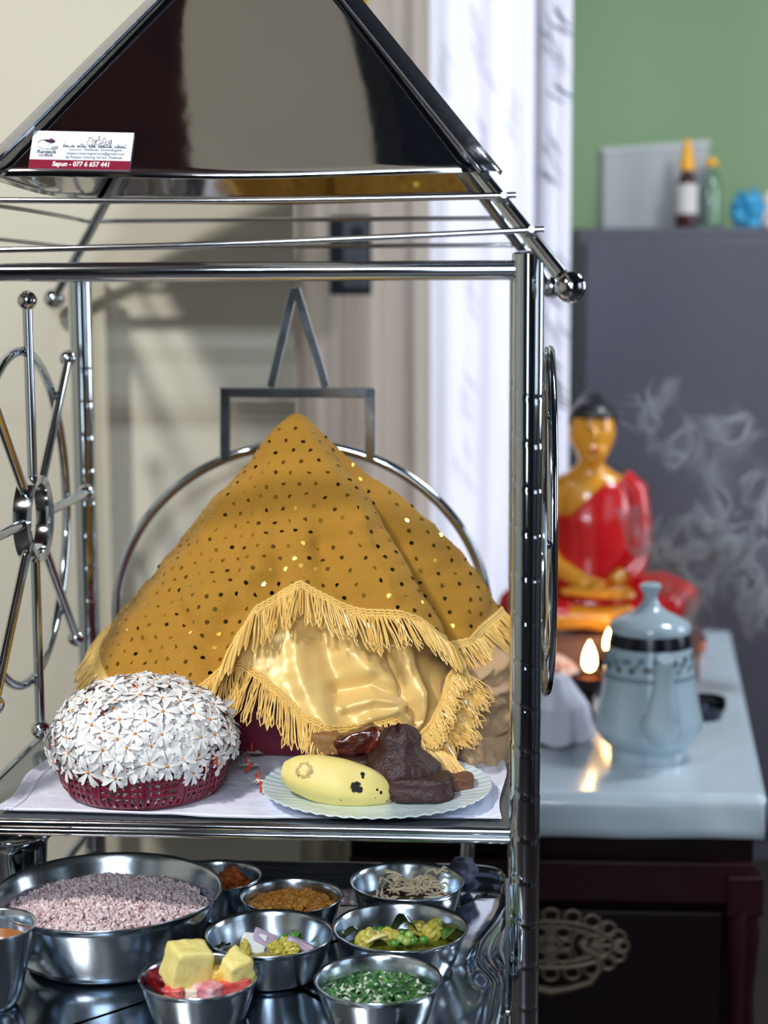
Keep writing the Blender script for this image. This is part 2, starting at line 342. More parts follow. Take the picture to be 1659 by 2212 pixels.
for (z0, z1) in ((ZT - .37, ZT - .165), (ZT - .60, ZT - .385)):
    if z0 < .03: z0 = .03
    cb = MB(); cb.box(chestpt(.5, 0, (z0 + z1) / 2) - TD * .008, (LN * .42, .012, (z1 - z0) / 2), (ax, TD, EZ))
    d = cb.build('drawer', mahog, t, smooth=False, bevel=.006)
    if z1 < ZT - .3: cz = chestpt(.5, 0, (z0 + z1) / 2)
    else:
        n_ = TD; den = ray(1190, 2040) @ n_; cz = CAM + ray(1190, 2040) * (((chestpt(.5, 0, 0) - TD * .022 - CAM) @ n_) / den)
    if (cz[2] - .08) < 0: continue
    pl = MB(); q = cz - TD * 0.001
    pt = lambda x, z: q + ax * x + EZ * z
    k2 = pxscale(cz)
    def ringp(x, z, rx, rz, r, n=24): pl.tube([pt(x + rx * cos(i * 2 * pi / n), z + rz * sin(i * 2 * pi / n)) for i in range(n)], r, 6, closed=True, flat=1)
    rad = 4.2 * k2
    for i in range(20):                    # lacy rim of loops
        a_ = i * 2 * pi / 20; ringp(150 * k2 * cos(a_), 66 * k2 * sin(a_), 17 * k2, 14 * k2, rad, 14)
    ringp(0, 0, 132 * k2, 52 * k2, rad * 1.3, 48)
    for sx in (-1, 1):
        ringp(sx * 100 * k2, 0, 34 * k2, 24 * k2, rad, 20); ringp(sx * 62 * k2, 0, 16 * k2, 30 * k2, rad, 20)
        for a_ in (-60, -30, 0, 30, 60): pl.tube([pt(sx * 85 * k2, 0), pt(sx * (85 + 62 * cos(radians(a_))) * k2, 55 * sin(radians(a_)) * k2)], rad, 6)
    pl.box(pt(0, 0), (9 * k2, .002, 54 * k2), (ax, TD, EZ))
    for sx in (-1, 1):
        for z_ in (-27, 27): ringp(sx * 26 * k2, z_ * k2, 17 * k2, 13 * k2, rad, 16)
        ringp(sx * 34 * k2, 0, 12 * k2, 10 * k2, rad, 14)
    ringp(0, 0, 19 * k2, 12 * k2, rad * 1.2, 18); ringp(0, 0, 112 * k2, 40 * k2, rad * .9, 40)
    pl.build('handle_plate', brass, d)
    hb = MB()
    for sx in (-1, 1): hb.sphere(pt(sx * 68 * k2, 8 * k2) - TD * .008, (12 * k2, .010, 12 * k2), 14, 10)
    pts = [pt(x * k2, z * k2) - TD * (.016) for x, z in ((-66, 4), (-98, -12), (-104, -44), (-84, -74), (-40, -88), (0, -96), (40, -88), (84, -74), (104, -44), (98, -12), (66, 4))]
    hb.tube(pts, [5 * k2, 6 * k2, 7 * k2, 8 * k2, 8 * k2, 10 * k2, 8 * k2, 8 * k2, 7 * k2, 6 * k2, 5 * k2], 10); hb.build('bail_handle', brass, d)
# cloth: top sheet with hanging apron
altc = mat('white_altar_cloth', srgb(202, 217, 228), .25, var=(6, .35, srgb(190, 207, 220)), coat=.3)
P = []
for s in np.linspace(-.012, 1.012, 60):
    row = []
    for d in np.linspace(-.004, 1.0, 40):
        p = chestpt(s, d, ZT); p = p + EZ * (.002 + .0015 * mnoise.noise(Vector((s * 6, d * 9, 0)))); row.append(p)
    for h in (.004, .012, .025, .04, .056):
        pass
    P.append(row)
P = np.array(P); mb = MB().grid(P)
ap = []
for s in np.linspace(-.012, 1.012, 60):
    base = chestpt(s, -.004, ZT)
    ap.append([base + EZ * .002] + [base - TD * (.003 + .004 * min(1, h / .02) + .002 * sin(s * 19) * h / .056) - EZ * (h * (1 + .05 * mnoise.noise(Vector((s * 4, 1, 0))))) for h in (.004, .012, .025, .04, .056)])
mb.grid(np.array(ap))
sd = []
for d in np.linspace(-.004, 1.0, 50):
    base = chestpt(1.012, d, ZT)
    sd.append([base + EZ * .002] + [base + ax * (.003 + .01 * h / .056 + .002 * sin(d * 14) * h / .056) - EZ * h for h in (.004, .012, .025, .04, .056)])
mb.grid(np.array(sd))
tag(mb.build('altar_cloth', altc, smooth=True, angle=60, solid=.0012), 'glossy white altar cloth spread over the dark chest with a hanging front edge', 'tablecloth')

# ================================================================== seated statue
YB = 3.28; kb = YB / F
zt = ZT + .004
pz = atY(1290, 1352, YB)[2]
cxb = atY(1290, 1340, YB)[0]
ped = thing('statue_pedestal', (cxb, YB, zt), 'pinkish brown low pedestal box under the seated statue', 'pedestal')
boxfrom(MB(), (cxb - .19, YB - .09, zt), (cxb + .185, YB + .13, pz - .012)).build('body', mat('pinkish_brown_lacquer', srgb(150, 112, 104), .35), ped, smooth=False, bevel=.004)
boxfrom(MB(), (cxb - .2, YB - .1, pz - .012), (cxb + .195, YB + .14, pz)).build('top_slab', mat('brown_slab', srgb(120, 82, 84), .35), ped, smooth=False, bevel=.003)
skin = mat('ochre_glazed_paint', srgb(236, 164, 52), .2, coat=.6)
robe = mat('red_glazed_robe', srgb(212, 24, 30), .24, coat=.6)
hairm = mat('black_glazed_hair', srgb(20, 24, 34), .3, coat=.5, bump=(220, .6, .004))
st = thing('statue', (cxb, YB, pz), 'red robed seated statue with ochre skin and black hair behind the teapot', 'statue')
def sp(x, y, dy=0.0): p = atY(x, y, YB); return np.array([p[0], YB + dy, p[2]])
def fuse(mb, name, m_, parent, vox=.004, it=6):
    o = mb.build(name, m_, parent)
    r = o.modifiers.new('remesh', 'REMESH'); r.mode = 'VOXEL'; r.voxel_size = vox; r.use_smooth_shade = True
    s_ = o.modifiers.new('smooth', 'SMOOTH'); s_.iterations = it; s_.factor = .6
    return o
K = kb
b = MB()
b.sphere(sp(1279, 930, -.006), (49 * K, 50 * K, 71 * K), 28, 20)              # head
b.sphere(sp(1278, 968, -.018), (36 * K, 37 * K, 37 * K), 20, 14)              # jaw
b.tube([sp(1278, 975, .01), sp(1277, 1035, .012)], [28 * K, 34 * K], 16)      # neck
b.sphere(sp(1276, 1105, .015), (84 * K, 56 * K, 108 * K), 28, 20)             # chest
b.sphere(sp(1276, 1055, .012), (92 * K, 42 * K, 42 * K), 24, 14)              # shoulders
b.sphere(sp(1276, 1210, .02), (76 * K, 58 * K, 60 * K), 24, 16)               # belly
b.sphere(sp(1290, 1290, .01), (120 * K, 85 * K, 50 * K), 24, 16)              # pelvis
b.tube([sp(1192, 1055, .01), sp(1186, 1120, .008), sp(1180, 1185, -.005), sp(1195, 1215, -.04), sp(1250, 1243, -.075), sp(1290, 1250, -.085)], [30 * K, 28 * K, 24 * K, 22 * K, 18 * K, 14 * K], 16)
b.tube([sp(1364, 1060, .01), sp(1372, 1120, .01), sp(1374, 1185, .0), sp(1356, 1222, -.035), sp(1310, 1246, -.07)], [30 * K, 28 * K, 24 * K, 21 * K, 15 * K], 16)
b.tube([sp(1200, 1315, .0), sp(1110, 1310, -.02), sp(1180, 1318, -.07), sp(1300, 1312, -.095), sp(1385, 1300, -.08)], [40 * K, 36 * K, 32 * K, 22 * K, 17 * K], 16)
b.tube([sp(1380, 1310, .0), sp(1465, 1305, -.01), sp(1400, 1318, -.06), sp(1290, 1325, -.085), sp(1215, 1318, -.08)], [40 * K, 36 * K, 32 * K, 22 * K, 17 * K], 16)
b.tube([sp(1205, 1262, -.075), sp(1290, 1262, -.10), sp(1340, 1258, -.085)], [13 * K, 15 * K, 12 * K], 12, flat=.7)  # folded hands
for i in range(4): b.tube([sp(1262, 1250 + i * 5, -.10), sp(1300, 1252 + i * 5, -.106), sp(1338 - i * 4, 1256 + i * 4, -.10)], 4.4 * K, 8)
b.tube([sp(1275, 1245, -.098), sp(1296, 1236, -.104)], 5 * K, 8)
for sx in (-1, 1):
    b.sphere(sp(1279 + sx * 46, 935, .0), (6 * K, 10 * K, 22 * K), 12, 10)    # ears
b.tube([sp(1277, 915, -.045), sp(1275, 944, -.062)], [4 * K, 8 * K], 10)      # nose
b.tube([sp(1262, 912, -.043), sp(1248, 914, -.04)], [4 * K, 3 * K], 8); b.tube([sp(1292, 912, -.043), sp(1306, 914, -.04)], [4 * K, 3 * K], 8)
bd = fuse(b, 'body', skin, st, .0035, 4)
# robe: left shoulder, chest below a diagonal, left arm and legs
r = MB()
P = []
for i, y in enumerate(np.linspace(1030, 1262, 26)):
    row = []
    for a_ in np.linspace(0, 2 * pi, 56, endpoint=False):
        wv = np.interp(y, [1030, 1050, 1100, 1160, 1262], [50, 88, 93, 84, 92]); dv = np.interp(y, [1030, 1060, 1120, 1200, 1262], [34, 48, 64, 64, 72])
        xx = 1277 + (wv + 2) * cos(a_); yy = y
        lim = 1020 + max(0, (1325 - xx)) * .95; lim = min(lim, 1112)
        yy = max(y, lim) if xx < 1325 else y
        wv2 = np.interp(yy, [1030, 1050, 1100, 1160, 1262], [50, 88, 93, 84, 92])
        row.append(sp(1277 + (wv2 + 2) * cos(a_), yy, .014 - (dv + 3) * K * sin(a_)))
    P.append(row)
ro = r.grid(np.array(P), cv=True)
r.build('robe_chest', robe, st, solid=.003)
r = MB()
r.tube([sp(1340, 1036, .012), sp(1366, 1062, .01), sp(1376, 1120, .01), sp(1378, 1185, .0), sp(1362, 1222, -.033), sp(1340, 1236, -.05)], [30 * K, 35 * K, 33 * K, 30 * K, 26 * K, 24 * K], 20)
r.build('robe_sleeve', robe, st)
r = MB()
r.tube([sp(1205, 1300, .005), sp(1140, 1296, -.01), sp(1112, 1300, -.03), sp(1150, 1304, -.06), sp(1225, 1306, -.078)], [46 * K, 47 * K, 43 * K, 38 * K, 28 * K], 20)
r.tube([sp(1360, 1288, .005), sp(1430, 1286, -.01), sp(1458, 1292, -.03), sp(1430, 1302, -.06), sp(1345, 1308, -.078)], [52 * K, 56 * K, 50 * K, 42 * K, 30 * K], 20)
r.sphere(sp(1285, 1296, .01), (130 * K, 88 * K, 46 * K), 24, 16)
fuse(r, 'robe_skirt', robe, st, .0035, 5)
r = MB(); r.sphere(sp(1280, 908, -.003), (54 * K, 58 * K, 52 * K), 28, 20); r.sphere(sp(1280, 872, .004), (29 * K, 30 * K, 27 * K), 20, 14)
P = r.v; 
for A_ in P:
    bad = A_[:, 1] < YB - .008
    lowz = sp(0, 906)[2]; A_[:, 2] = np.where(bad, np.maximum(A_[:, 2], lowz), A_[:, 2])
fuse(r, 'hair', hairm, st, .003, 3)
for sx in (-15, 15):
    MB().sphere(sp(1277 + sx, 919, -.0575), (7 * K, 3 * K, 2.5 * K), 12, 8).build('eye', mat('eye_paint', srgb(60, 34, 20), .3), st)
    MB().tube([sp(1277 + sx * .4, 907, -.054), sp(1277 + sx, 902, -.054), sp(1277 + sx * 1.7, 907, -.048)], 1.6 * K, 8).build('eyebrow', mat('eye_paint', (0, 0, 0)), st)
MB().sphere(sp(1275, 967, -.0655), (11 * K, 5 * K, 5 * K), 14, 8).build('lips', mat('lip_paint', srgb(200, 60, 30), .3), st)

# ================================================================== teapot and table things
por = mat('white_porcelain', srgb(178, 198, 210), .12, coat=.5, var=(4, .2, srgb(170, 192, 206)))
pb = atz(1400, 1632, ZT + .004); kt = pxscale(pb)
t = thing('teapot', pb, 'tall white porcelain teapot with dark collar and blue floral band', 'teapot')
zof = lambda y: (1632 - y) * kt * 1.03
prof = [(0, .0), (76, 1640), (80, 1634), (82, 1622), (80, 1612), (96, 1600), (115, 1574), (117, 1566), (112, 1540), (104, 1500), (97, 1450), (90, 1405), (84, 1372), (82, 1360), (78, 1360), (78, 1372), (0, 1380)]
pf = [(a_ * kt, zof(y) if y else 0.0) for a_, y in prof]; pf[1] = (76 * kt, 0)
MB().lathe(pb, pf, 64).build('pot_body', por, t, angle=60)
lid = [(86, 1366), (87, 1356), (83, 1346), (60, 1334), (36, 1324), (22, 1312), (15, 1300), (15, 1288), (22, 1277), (24, 1270), (18, 1265), (0, 1263)]
MB().lathe(pb, [(a_ * kt, zof(y)) for a_, y in lid], 64).build('lid', por, t, angle=60)
MB().lathe(pb, [((x + .8) * kt, zof(y)) for x, y in ((83, 1367), (86, 1380), (88.5, 1394))], 64).build('collar', mat('navy_glaze', srgb(14, 18, 34), .2), t)
MB().lathe(pb, [((97.4) * kt, zof(1449)), (98.6 * kt, zof(1459))], 64).build('band', mat('grey_blue_glaze', srgb(130, 152, 166), .2), t)
fl = MB(); rf = random.Random(5)
for i in range(56):
    a_ = i * 2 * pi / 56; y = 1424 + 11 * sin(i * 1.9); R0 = (np.interp(y, [1394, 1450], [88.5, 97]) + .8) * kt
    cpt = pb + np.array([R0 * cos(a_), R0 * sin(a_), zof(y)]); n_ = np.array([cos(a_), sin(a_), .1]); tt = np.array([-sin(a_), cos(a_), 0])
    for j in range(5):
        q = cpt + (tt * cos(j * 1.257) + EZ * sin(j * 1.257)) * 5 * kt
        fl.sphere(q, np.array([3.4, 3.4, 3.4]) * kt * .9, 8, 6, mi=(i % 3))
    fl.sphere(cpt + n_ * kt * 2, 2.6 * kt, 8, 6, mi=3)
fl.build('floral_band', [mat('blue_flower', srgb(84, 140, 165), .3), mat('dark_flower', srgb(60, 90, 110), .3), mat('pale_flower', srgb(140, 175, 190), .3), mat('ochre_flower', srgb(190, 150, 70), .3)], t)
s0 = pb + np.array([.004, -95 * kt, zof(1560)])
sp_pts = [pb + np.array([8 * kt, -88 * kt, zof(1545)]), pb + np.array([8 * kt, -112 * kt, zof(1540)]), pb + np.array([9 * kt, -132 * kt, zof(1515)]), pb + np.array([8 * kt, -140 * kt, zof(1478)]), pb + np.array([7 * kt, -146 * kt, zof(1450)]), pb + np.array([6 * kt, -158 * kt, zof(1410)]), pb + np.array([6 * kt, -172 * kt, zof(1388)])]
MB().tube(sp_pts, [44 * kt, 43 * kt, 36 * kt, 27 * kt, 21 * kt, 18 * kt, 17 * kt], 24).build('spout', por, t, angle=70)
hp = [pb + np.array([0, (84 + d) * kt, zof(y)]) for d, y in ((0, 1400), (40, 1390), (62, 1430), (58, 1500), (20, 1545))]
MB().tube(hp, 8 * kt, 12).build('handle', por, t)

def lamp_pos(x, y): return atz(x, y, ZT + .004)
# oil lamp with flame
c = lamp_pos(1272, 1556); kl = pxscale(c)
flame = mat('candle_flame', (1, .7, .3), .5, emis=((1.0, .62, .22), 26))
darkbr = mat('dark_bronze', srgb(36, 22, 24), .3, .7)
def oil_lamp(c, label, s=1.0):
    k = pxscale(c) * s
    t = thing('oil_lamp', c, label, 'lamp', None)
    MB().lathe(c, [(0, 0), (34 * k, 0), (36 * k, 6 * k), (14 * k, 14 * k), (9 * k, 30 * k), (11 * k, 44 * k), (9 * k, 52 * k), (20 * k, 62 * k), (32 * k, 76 * k), (37 * k, 98 * k), (34 * k, 98 * k), (28 * k, 80 * k), (0, 72 * k)], 36).build('cup', darkbr, t)
    MB().lathe(c, [(0, 90 * k), (31 * k, 90 * k)], 32).build('oil', mat('lamp_oil', srgb(130, 60, 20), .05), t)
    MB().tube([c + (0, 0, 88 * k), c + (0, 0, 112 * k)], 3 * k, 8).build('wick', mat('wick', srgb(30, 20, 20)), t)
    MB().lathe(c, [(0, 108 * k), (9 * k, 112 * k), (15 * k, 124 * k), (14 * k, 142 * k), (8 * k, 160 * k), (0, 176 * k)], 20).build('flame', flame, t)
    l = bpy.data.lights.new('flame_light', 'POINT'); l.energy = .35; l.color = (1, .5, .2); l.shadow_soft_size = .012
    lo = bpy.data.objects.new('flame_light', l); COL.objects.link(lo); lo.location = c + (0, 0, 140 * k)
oil_lamp(c, 'burning dark oil lamp on the altar cloth left of the teapot')
oil_lamp(lamp_pos(1316, 1500), 'second burning oil lamp half hidden behind the teapot', .85)
# white cloth bundle, flowers basket, metal bowl
c = lamp_pos(1190, 1600); k = pxscale(c)
b = MB(); P = []
for i in range(40):
    row = []
    for j in range(64):
        a_ = j * 2 * pi / 64; t_ = i / 39
        r = np.interp(t_, [0, .15, .6, 1], [0, 35, 74, 84]) * k * (1 + .13 * sin(5 * a_ + 2 * t_) * t_ + .06 * sin(9 * a_))
        z = np.interp(t_, [0, .15, .6, 1], [150, 142, 80, 8]) * k + .004 * sin(7 * a_ + 3) * t_
        row.append(c + np.array([r * cos(a_), r * sin(a_) * .8, max(z, .001)]))
    P.append(row)
tag(b.grid(np.array(P), cv=True).build('folded_napkin', mat('white_napkin', srgb(214, 216, 234), .8, bump=(40, .2, .003)), solid=.001), 'white cloth draped over a small pot beside the oil lamp', 'cloth')
c = lamp_pos(1178, 1500); k = pxscale(c)
maroon = mat('maroon_plastic', srgb(118, 18, 48), .3, coat=.2)
bk = thing('flower_basket', c, 'blurred maroon basket of pale flowers behind the white cloth on the altar', 'basket')
MB().lathe(c, [(0, 0), (58 * k, 0), (70 * k, 50 * k), (72 * k, 50 * k), (60 * k, -.0), (0, -.0005)], 40).build('basket_body', maroon, bk)
b = MB(); rr = random.Random(9)
for i in range(170):
    a_ = rr.uniform(0, 2 * pi); q = math.sqrt(rr.random()); p = c + np.array([q * 66 * k * cos(a_), q * 66 * k * sin(a_), (52 + 34 * (1 - q * q)) * k])
    b.sphere(p, (9 * k, 9 * k, 6 * k), 8, 6, R=randrot(rr), mi=0 if rr.random() < .85 else 1)
tag(b.build('flower_heap', [mat('pale_pink_petal', srgb(230, 205, 200), .7), mat('orange_petal', srgb(205, 110, 80), .6)]), 'heap of pale pinkish flowers in the blurred altar basket', 'flowers', kind='stuff')
c = lamp_pos(1522, 1548); k = pxscale(c)
t = thing('metal_lid', c, 'small dark shiny metal bowl lying to the right of the teapot', 'bowl')
MB().lathe(c, [(0, 0), (36 * k, 0), (46 * k, 26 * k), (44 * k, 42 * k), (41 * k, 42 * k), (42 * k, 26 * k), (33 * k, 5 * k), (0, 5 * k)], 36).build('bowl_body', mat('dark_metal', srgb(70, 74, 84), .15, 1), t)
MB().lathe(c, [(0, 5 * k), (33 * k, 24 * k), (38 * k, 30 * k), (0, 48 * k)], 36).build('cover', mat('dark_metal', (0, 0, 0)), t)
c = lamp_pos(1497, 1412); k = pxscale(c)
b = MB(); rr = random.Random(4)
for i in range(26): b.sphere(c + np.array([rr.uniform(-22, 22) * k, rr.uniform(-14, 14) * k, (6 + 22 * rr.random()) * k]), (10 * k, 9 * k, 6 * k), 8, 6, R=randrot(rr), mi=rr.choice((0, 0, 1)))
tag(b.build('flower_heap', [mat('orange_petal', (0, 0, 0)), mat('pale_pink_petal', (0, 0, 0))]), 'few wilted orange flowers on the cloth right of the teapot lid', 'flowers', kind='stuff')
c = lamp_pos(1400, 1440); k = pxscale(c)
t = thing('incense_stick', c, 'burning incense stick behind the teapot with smoke rising from its tip', 'incense')
MB().lathe(c, [(0, 0), (14 * k, 0), (12 * k, 10 * k), (0, 12 * k)], 20).build('holder', brass, t)
MB().tube([c, c + np.array([-16 * k, 0, 190 * k])], 1.6 * k, 6).build('stick', mat('incense_brown', srgb(80, 50, 40), .8), t)

# smoke: a real volume of thin curling sheets
sc = atY(1530, 1118, 3.12)
sm = MB().box(sc, (.20, .07, .28)).build('incense_smoke', None, smooth=False, origin=sc); 
M = bpy.data.materials.new('smoke_volume'); M.use_nodes = True; nt = M.node_tree; nt.nodes.clear(); N = nt.nodes.new; Lk = nt.links.new
out = N('ShaderNodeOutputMaterial'); vol = N('ShaderNodeVolumePrincipled'); vol.inputs['Color'].default_value = (.86, .9, 1, 1); vol.inputs['Anisotropy'].default_value = 0
tc = N('ShaderNodeTexCoord'); n1 = N('ShaderNodeTexNoise'); n1.inputs['Scale'].default_value = 7; n1.inputs['Detail'].default_value = 1.5
n2 = N('ShaderNodeTexNoise'); n2.inputs['Scale'].default_value = 12; n2.inputs['Detail'].default_value = 1.2; n2.inputs['Distortion'].default_value = 1.1
mp = N('ShaderNodeMapping'); mp.inputs['Scale'].default_value = (1, .45, .9)
Lk(tc.outputs['Object'], mp.inputs[0]); Lk(mp.outputs[0], n2.inputs['Vector']); Lk(mp.outputs[0], n1.inputs['Vector'])
def math_(op, a=None, b=None, c=None):
    q = N('ShaderNodeMath'); q.operation = op
    for i, x in enumerate((a, b, c)):
        if x is None: continue
        if isinstance(x, (int, float)): q.inputs[i].default_value = x
        else: Lk(x, q.inputs[i])
    return q.outputs[0]
rid = math_('ABSOLUTE', math_('SUBTRACT', n2.outputs['Fac'], .5))
rid = math_('SUBTRACT', 1.0, math_('MULTIPLY', rid, 20)); rid = math_('MAXIMUM', rid, 0)
msk = N('ShaderNodeMapRange'); msk.inputs[1].default_value = .44; msk.inputs[2].default_value = .62; Lk(n1.outputs['Fac'], msk.inputs[0])
sx = N('ShaderNodeSeparateXYZ'); Lk(tc.outputs['Object'], sx.inputs[0])
# ellipsoidal falloff leaning to the right as it rises, so the box never shows
ex_ = math_('DIVIDE', math_('ADD', sx.outputs[0], math_('MULTIPLY', sx.outputs[2], .25)), .18); ey_ = math_('DIVIDE', sx.outputs[1], .065); ez_ = math_('DIVIDE', sx.outputs[2], .27)
q = math_('ADD', math_('ADD', math_('MULTIPLY', ex_, ex_), math_('MULTIPLY', ey_, ey_)), math_('MULTIPLY', ez_, ez_))
fall = math_('MAXIMUM', math_('SUBTRACT', 1.0, q), 0)
dens = math_('MULTIPLY', math_('MULTIPLY', rid, msk.outputs[0]), math_('MULTIPLY', fall, 210.0))
dens = math_('ADD', dens, math_('MULTIPLY', fall, 1.0))
Lk(dens, vol.inputs['Density']); Lk(vol.outputs[0], out.inputs['Volume'])
sm.data.materials.clear(); sm.data.materials.append(M)
tag(sm, 'thin curling incense smoke drifting to the right of the seated statue', 'smoke', kind='stuff')

# ================================================================== the metal shrine stand
D = .60; WR = .597; u0 = -WR
rack = thing('shrine_stand', W(-.3, .3, ZS - .5), 'polished steel shrine stand with pyramid roof and wheel side panels', 'stand')
RPO = .0158
def grooved_post(u, v, z0, z1, zg, name='post', per=.045):
    nz = int((z1 - z0) / .0022); n = 36; P = []
    for z in np.linspace(z0, z1, nz):
        row = []
        for j in range(n):
            a_ = j * 2 * pi / n; r = RPO
            if z < zg:
                q = ((z + .010 * cos(a_ + .9)) / per) % 1; dq = min(q, 1 - q)
                r += .0002 * (q - .5) - .0006 * math.exp(-(dq / .03) ** 2)
            row.append(W(u, v, z) + r * (cos(a_) * EX + sin(a_) * EY))
        P.append(row)
    mb = MB().grid(np.array(P), cv=True)
    top = [W(u, v, z1 + RPO * .22 * sin(t_)) + RPO * cos(t_) * (cos(a_) * EX + sin(a_) * EY) for t_ in np.linspace(0, pi / 2 - .01, 5) for a_ in np.arange(n) * 2 * pi / n]
    mb.grid(np.array(top).reshape(5, n, 3), cv=True)
    return mb.build(name, steel, rack, angle=60)
ZP = RP(1120, 549, 0)[2]
ZG = RP(1133, 775, 0)[2]
for (u, v) in ((0, 0), (u0, 0), (0, D), (u0, D)):
    zb = ZS - .5
    grooved_post(u, v, zb, ZP, ZG)
zr = RP(600, 585, 0)[2]
def bar(name, p, q, r, mt=steel, n=20, parent=None, k=2):
    return MB().tube([np.array(p) + (np.array(q) - np.array(p)) * t_ for t_ in np.linspace(0, 1, k)], r, n).build(name, mt, parent or rack)
bar('top_rail', W(0, 0, zr), W(u0, 0, zr), .0092); bar('top_rail', W(0, D, zr), W(u0, D, zr), .0075)
bar('top_rail', W(0, 0, zr), W(0, D, zr), .0075); bar('top_rail', W(u0, 0, zr), W(u0, D, zr), .0075)
zsr = RP(600, 1788, 0)[2]
bar('shelf_rail', W(0, 0, zsr), W(u0, 0, zsr), .0052); bar('shelf_rail', W(0, 0, zsr - .0085), W(u0, 0, zsr - .0085), .0042)
bar('shelf_rail', W(0, D, zsr), W(u0, D, zsr), .006); bar('shelf_rail', W(0, 0, zsr), W(0, D, zsr), .006); bar('shelf_rail', W(u0, 0, zsr), W(u0, D, zsr), .006)
tint = mat('grey_tinted_sheet', srgb(104, 112, 116), .18, .3, coat=.4)
MB().prism([W(u0 + .002, .002, ZS - .004), W(-.002, .002, ZS - .004), W(-.002, D, ZS - .004), W(u0 + .002, D, ZS - .004)], (0, 0, .005)).build('shelf_panel', tint, rack, smooth=False)
zbr = RP(225, 1411, D)[2]
bar('back_rail', W(u0, D, zbr), W(0, D, zbr), .006)
# roof frame: four hip tubes from the apex out past the posts, each with a ball
A_ = uvz(RP(588, -206, .3)); AP = np.array([-WR / 2, D / 2, A_[2]])
Bf = uvz(RP(1233, 620, -.045)); du = Bf[0] - AP[0]; dv = -.045 - AP[1]; dz = Bf[2] - AP[2]
def roofpt(su, sv, t_, out=0.0):     # t_ along the hip, su sv = corner signs
    return W(AP[0] + su * du * t_, AP[1] - sv * dv * t_, AP[2] + dz * t_)
bpx = {}
for su in (1, -1):
    for sv in (1, -1):
        e = 1.0 if su == 1 else 1.03
        s_ = bar('roof_tube', roofpt(su, sv, .02), roofpt(su, sv, .975 * e), .0072)
        bc = roofpt(su, sv, 1.0 * e)
        MB().sphere(bc, .0152, 28, 18).build('finial_ball', mat('ball_steel', (.6, .62, .66), .06, 1.0, bump=(120, .25, .002)), s_)
        bpx[(su, sv)] = proj(bc)
print('balls', bpx, 'AP', AP)
tb = None
for t_ in np.linspace(.5, .9, 400):
    if proj(roofpt(1, -1, t_))[1] < 384: tb = t_
print('tb', tb)
up_off = .0085
# panels lie on the hips
faces = {'front': ((-1, -1), (1, -1)), 'right': ((1, -1), (1, 1)), 'back': ((1, 1), (-1, 1)), 'left': ((-1, 1), (-1, -1))}
PN = {}
for nm, (c1, c2) in faces.items():
    a1 = roofpt(c1[0], c1[1], tb); a2 = roofpt(c2[0], c2[1], tb); ap = roofpt(1, 1, 0)
    n_ = np.cross(a2 - a1, ap - a1); n_ /= np.linalg.norm(n_); mid = (a1 + a2) / 2 - W(AP[0], AP[1], 0)
    if n_ @ (mid * (1, 1, 0)) < 0: n_ = -n_
    k1 = n_ * .0078
    P = []
    for s_ in np.linspace(0, 1, 30):
        row = []
        for q in np.linspace(0, 1, 24):
            b_ = a1 + (a2 - a1) * q; p = b_ + (ap - b_) * s_ + k1
            p = p + n_ * .0012 * sin(q * 5 + 1) * (1 - s_) * sin(pi * q) - EZ * .004 * (1 - s_) * sin(pi * q) ** 2
            row.append(p)
        P.append(row)
    MB().grid(np.array(P)).build('roof_panel', roofsteel, rack, solid=.0014)
    PN[nm] = (n_, a1 + k1, a2 + k1, ap + k1)
for su in (1, -1):
    for sv in (1, -1):
        a = roofpt(su, sv, tb * 1.012); ap = roofpt(su, sv, 0); n1 = PN['right' if su == 1 else 'left'][0]; n2 = PN['back' if sv == 1 else 'front'][0]
        T = (ap - a) / np.linalg.norm(ap - a); e1 = np.cross(T, n1); e2 = np.cross(T, n2)
        ctr = W(AP[0], AP[1], 0) * (1, 1, 0)
        nn = (n1 + n2) / np.linalg.norm(n1 + n2)
        s1 = np.cross(T, n1); s1 = s1 if s1 @ n2 < 0 else -s1      # lies in the side panel's plane, pointing away from the hip
        s2 = np.cross(T, n2); s2 = s2 if s2 @ n1 < 0 else -s2
        cc = nn * .0128; sid = np.cross(T, nn); sid = sid if sid @ s2 > 0 else -sid   # towards the front or back panel
        hw = .0145
        def stp(q): return [q + cc - sid * hw - nn * .004, q + cc - sid * hw, q + cc - sid * hw * .3 + nn * .0006, q + cc + sid * hw * .4 + nn * .0006, q + cc + sid * hw, q + cc + sid * hw - nn * .004]
        ap2 = ap + T * -.012
        P = [stp(a * (1 - q) + ap2 * q) for q in np.linspace(0, 1, 12)]
        MB().grid(np.array(P)).build('hip_strip', hipsteel, rack, solid=.0012)
# horizontal thin rods ringing the roof frame
def hipt(z): return (z - AP[2]) / dz
for zrow, rr_ in ((RP(1090, 438, 0)[2], .0031), (RP(1160, 513, -.02)[2], .0031)):
    t_ = hipt(zrow); cs = [roofpt(1, -1, t_), roofpt(-1, -1, t_), roofpt(-1, 1, t_), roofpt(1, 1, t_)]
    second = zrow < RP(1090, 480, 0)[2]
    for i in range(4):
        a = cs[i]; b = cs[(i + 1) % 4]; d_ = (b - a) / np.linalg.norm(b - a); off = EZ * .008
        pts = []
        for q in np.linspace(0, 1, 14):
            p = a - d_ * .012 + (b - a + d_ * .024) * q + off
            if i == 0: p = p - EY * .008 - EZ * (.018 * q if second else .0) - EZ * (.003 * sin(pi * q))
            elif i == 1: p = p - EX * .006 + EZ * .002 * sin(pi * q)
            pts.append(p)
        MB().tube(pts, rr_, 10).build('roof_rod', steel_rod, rack)
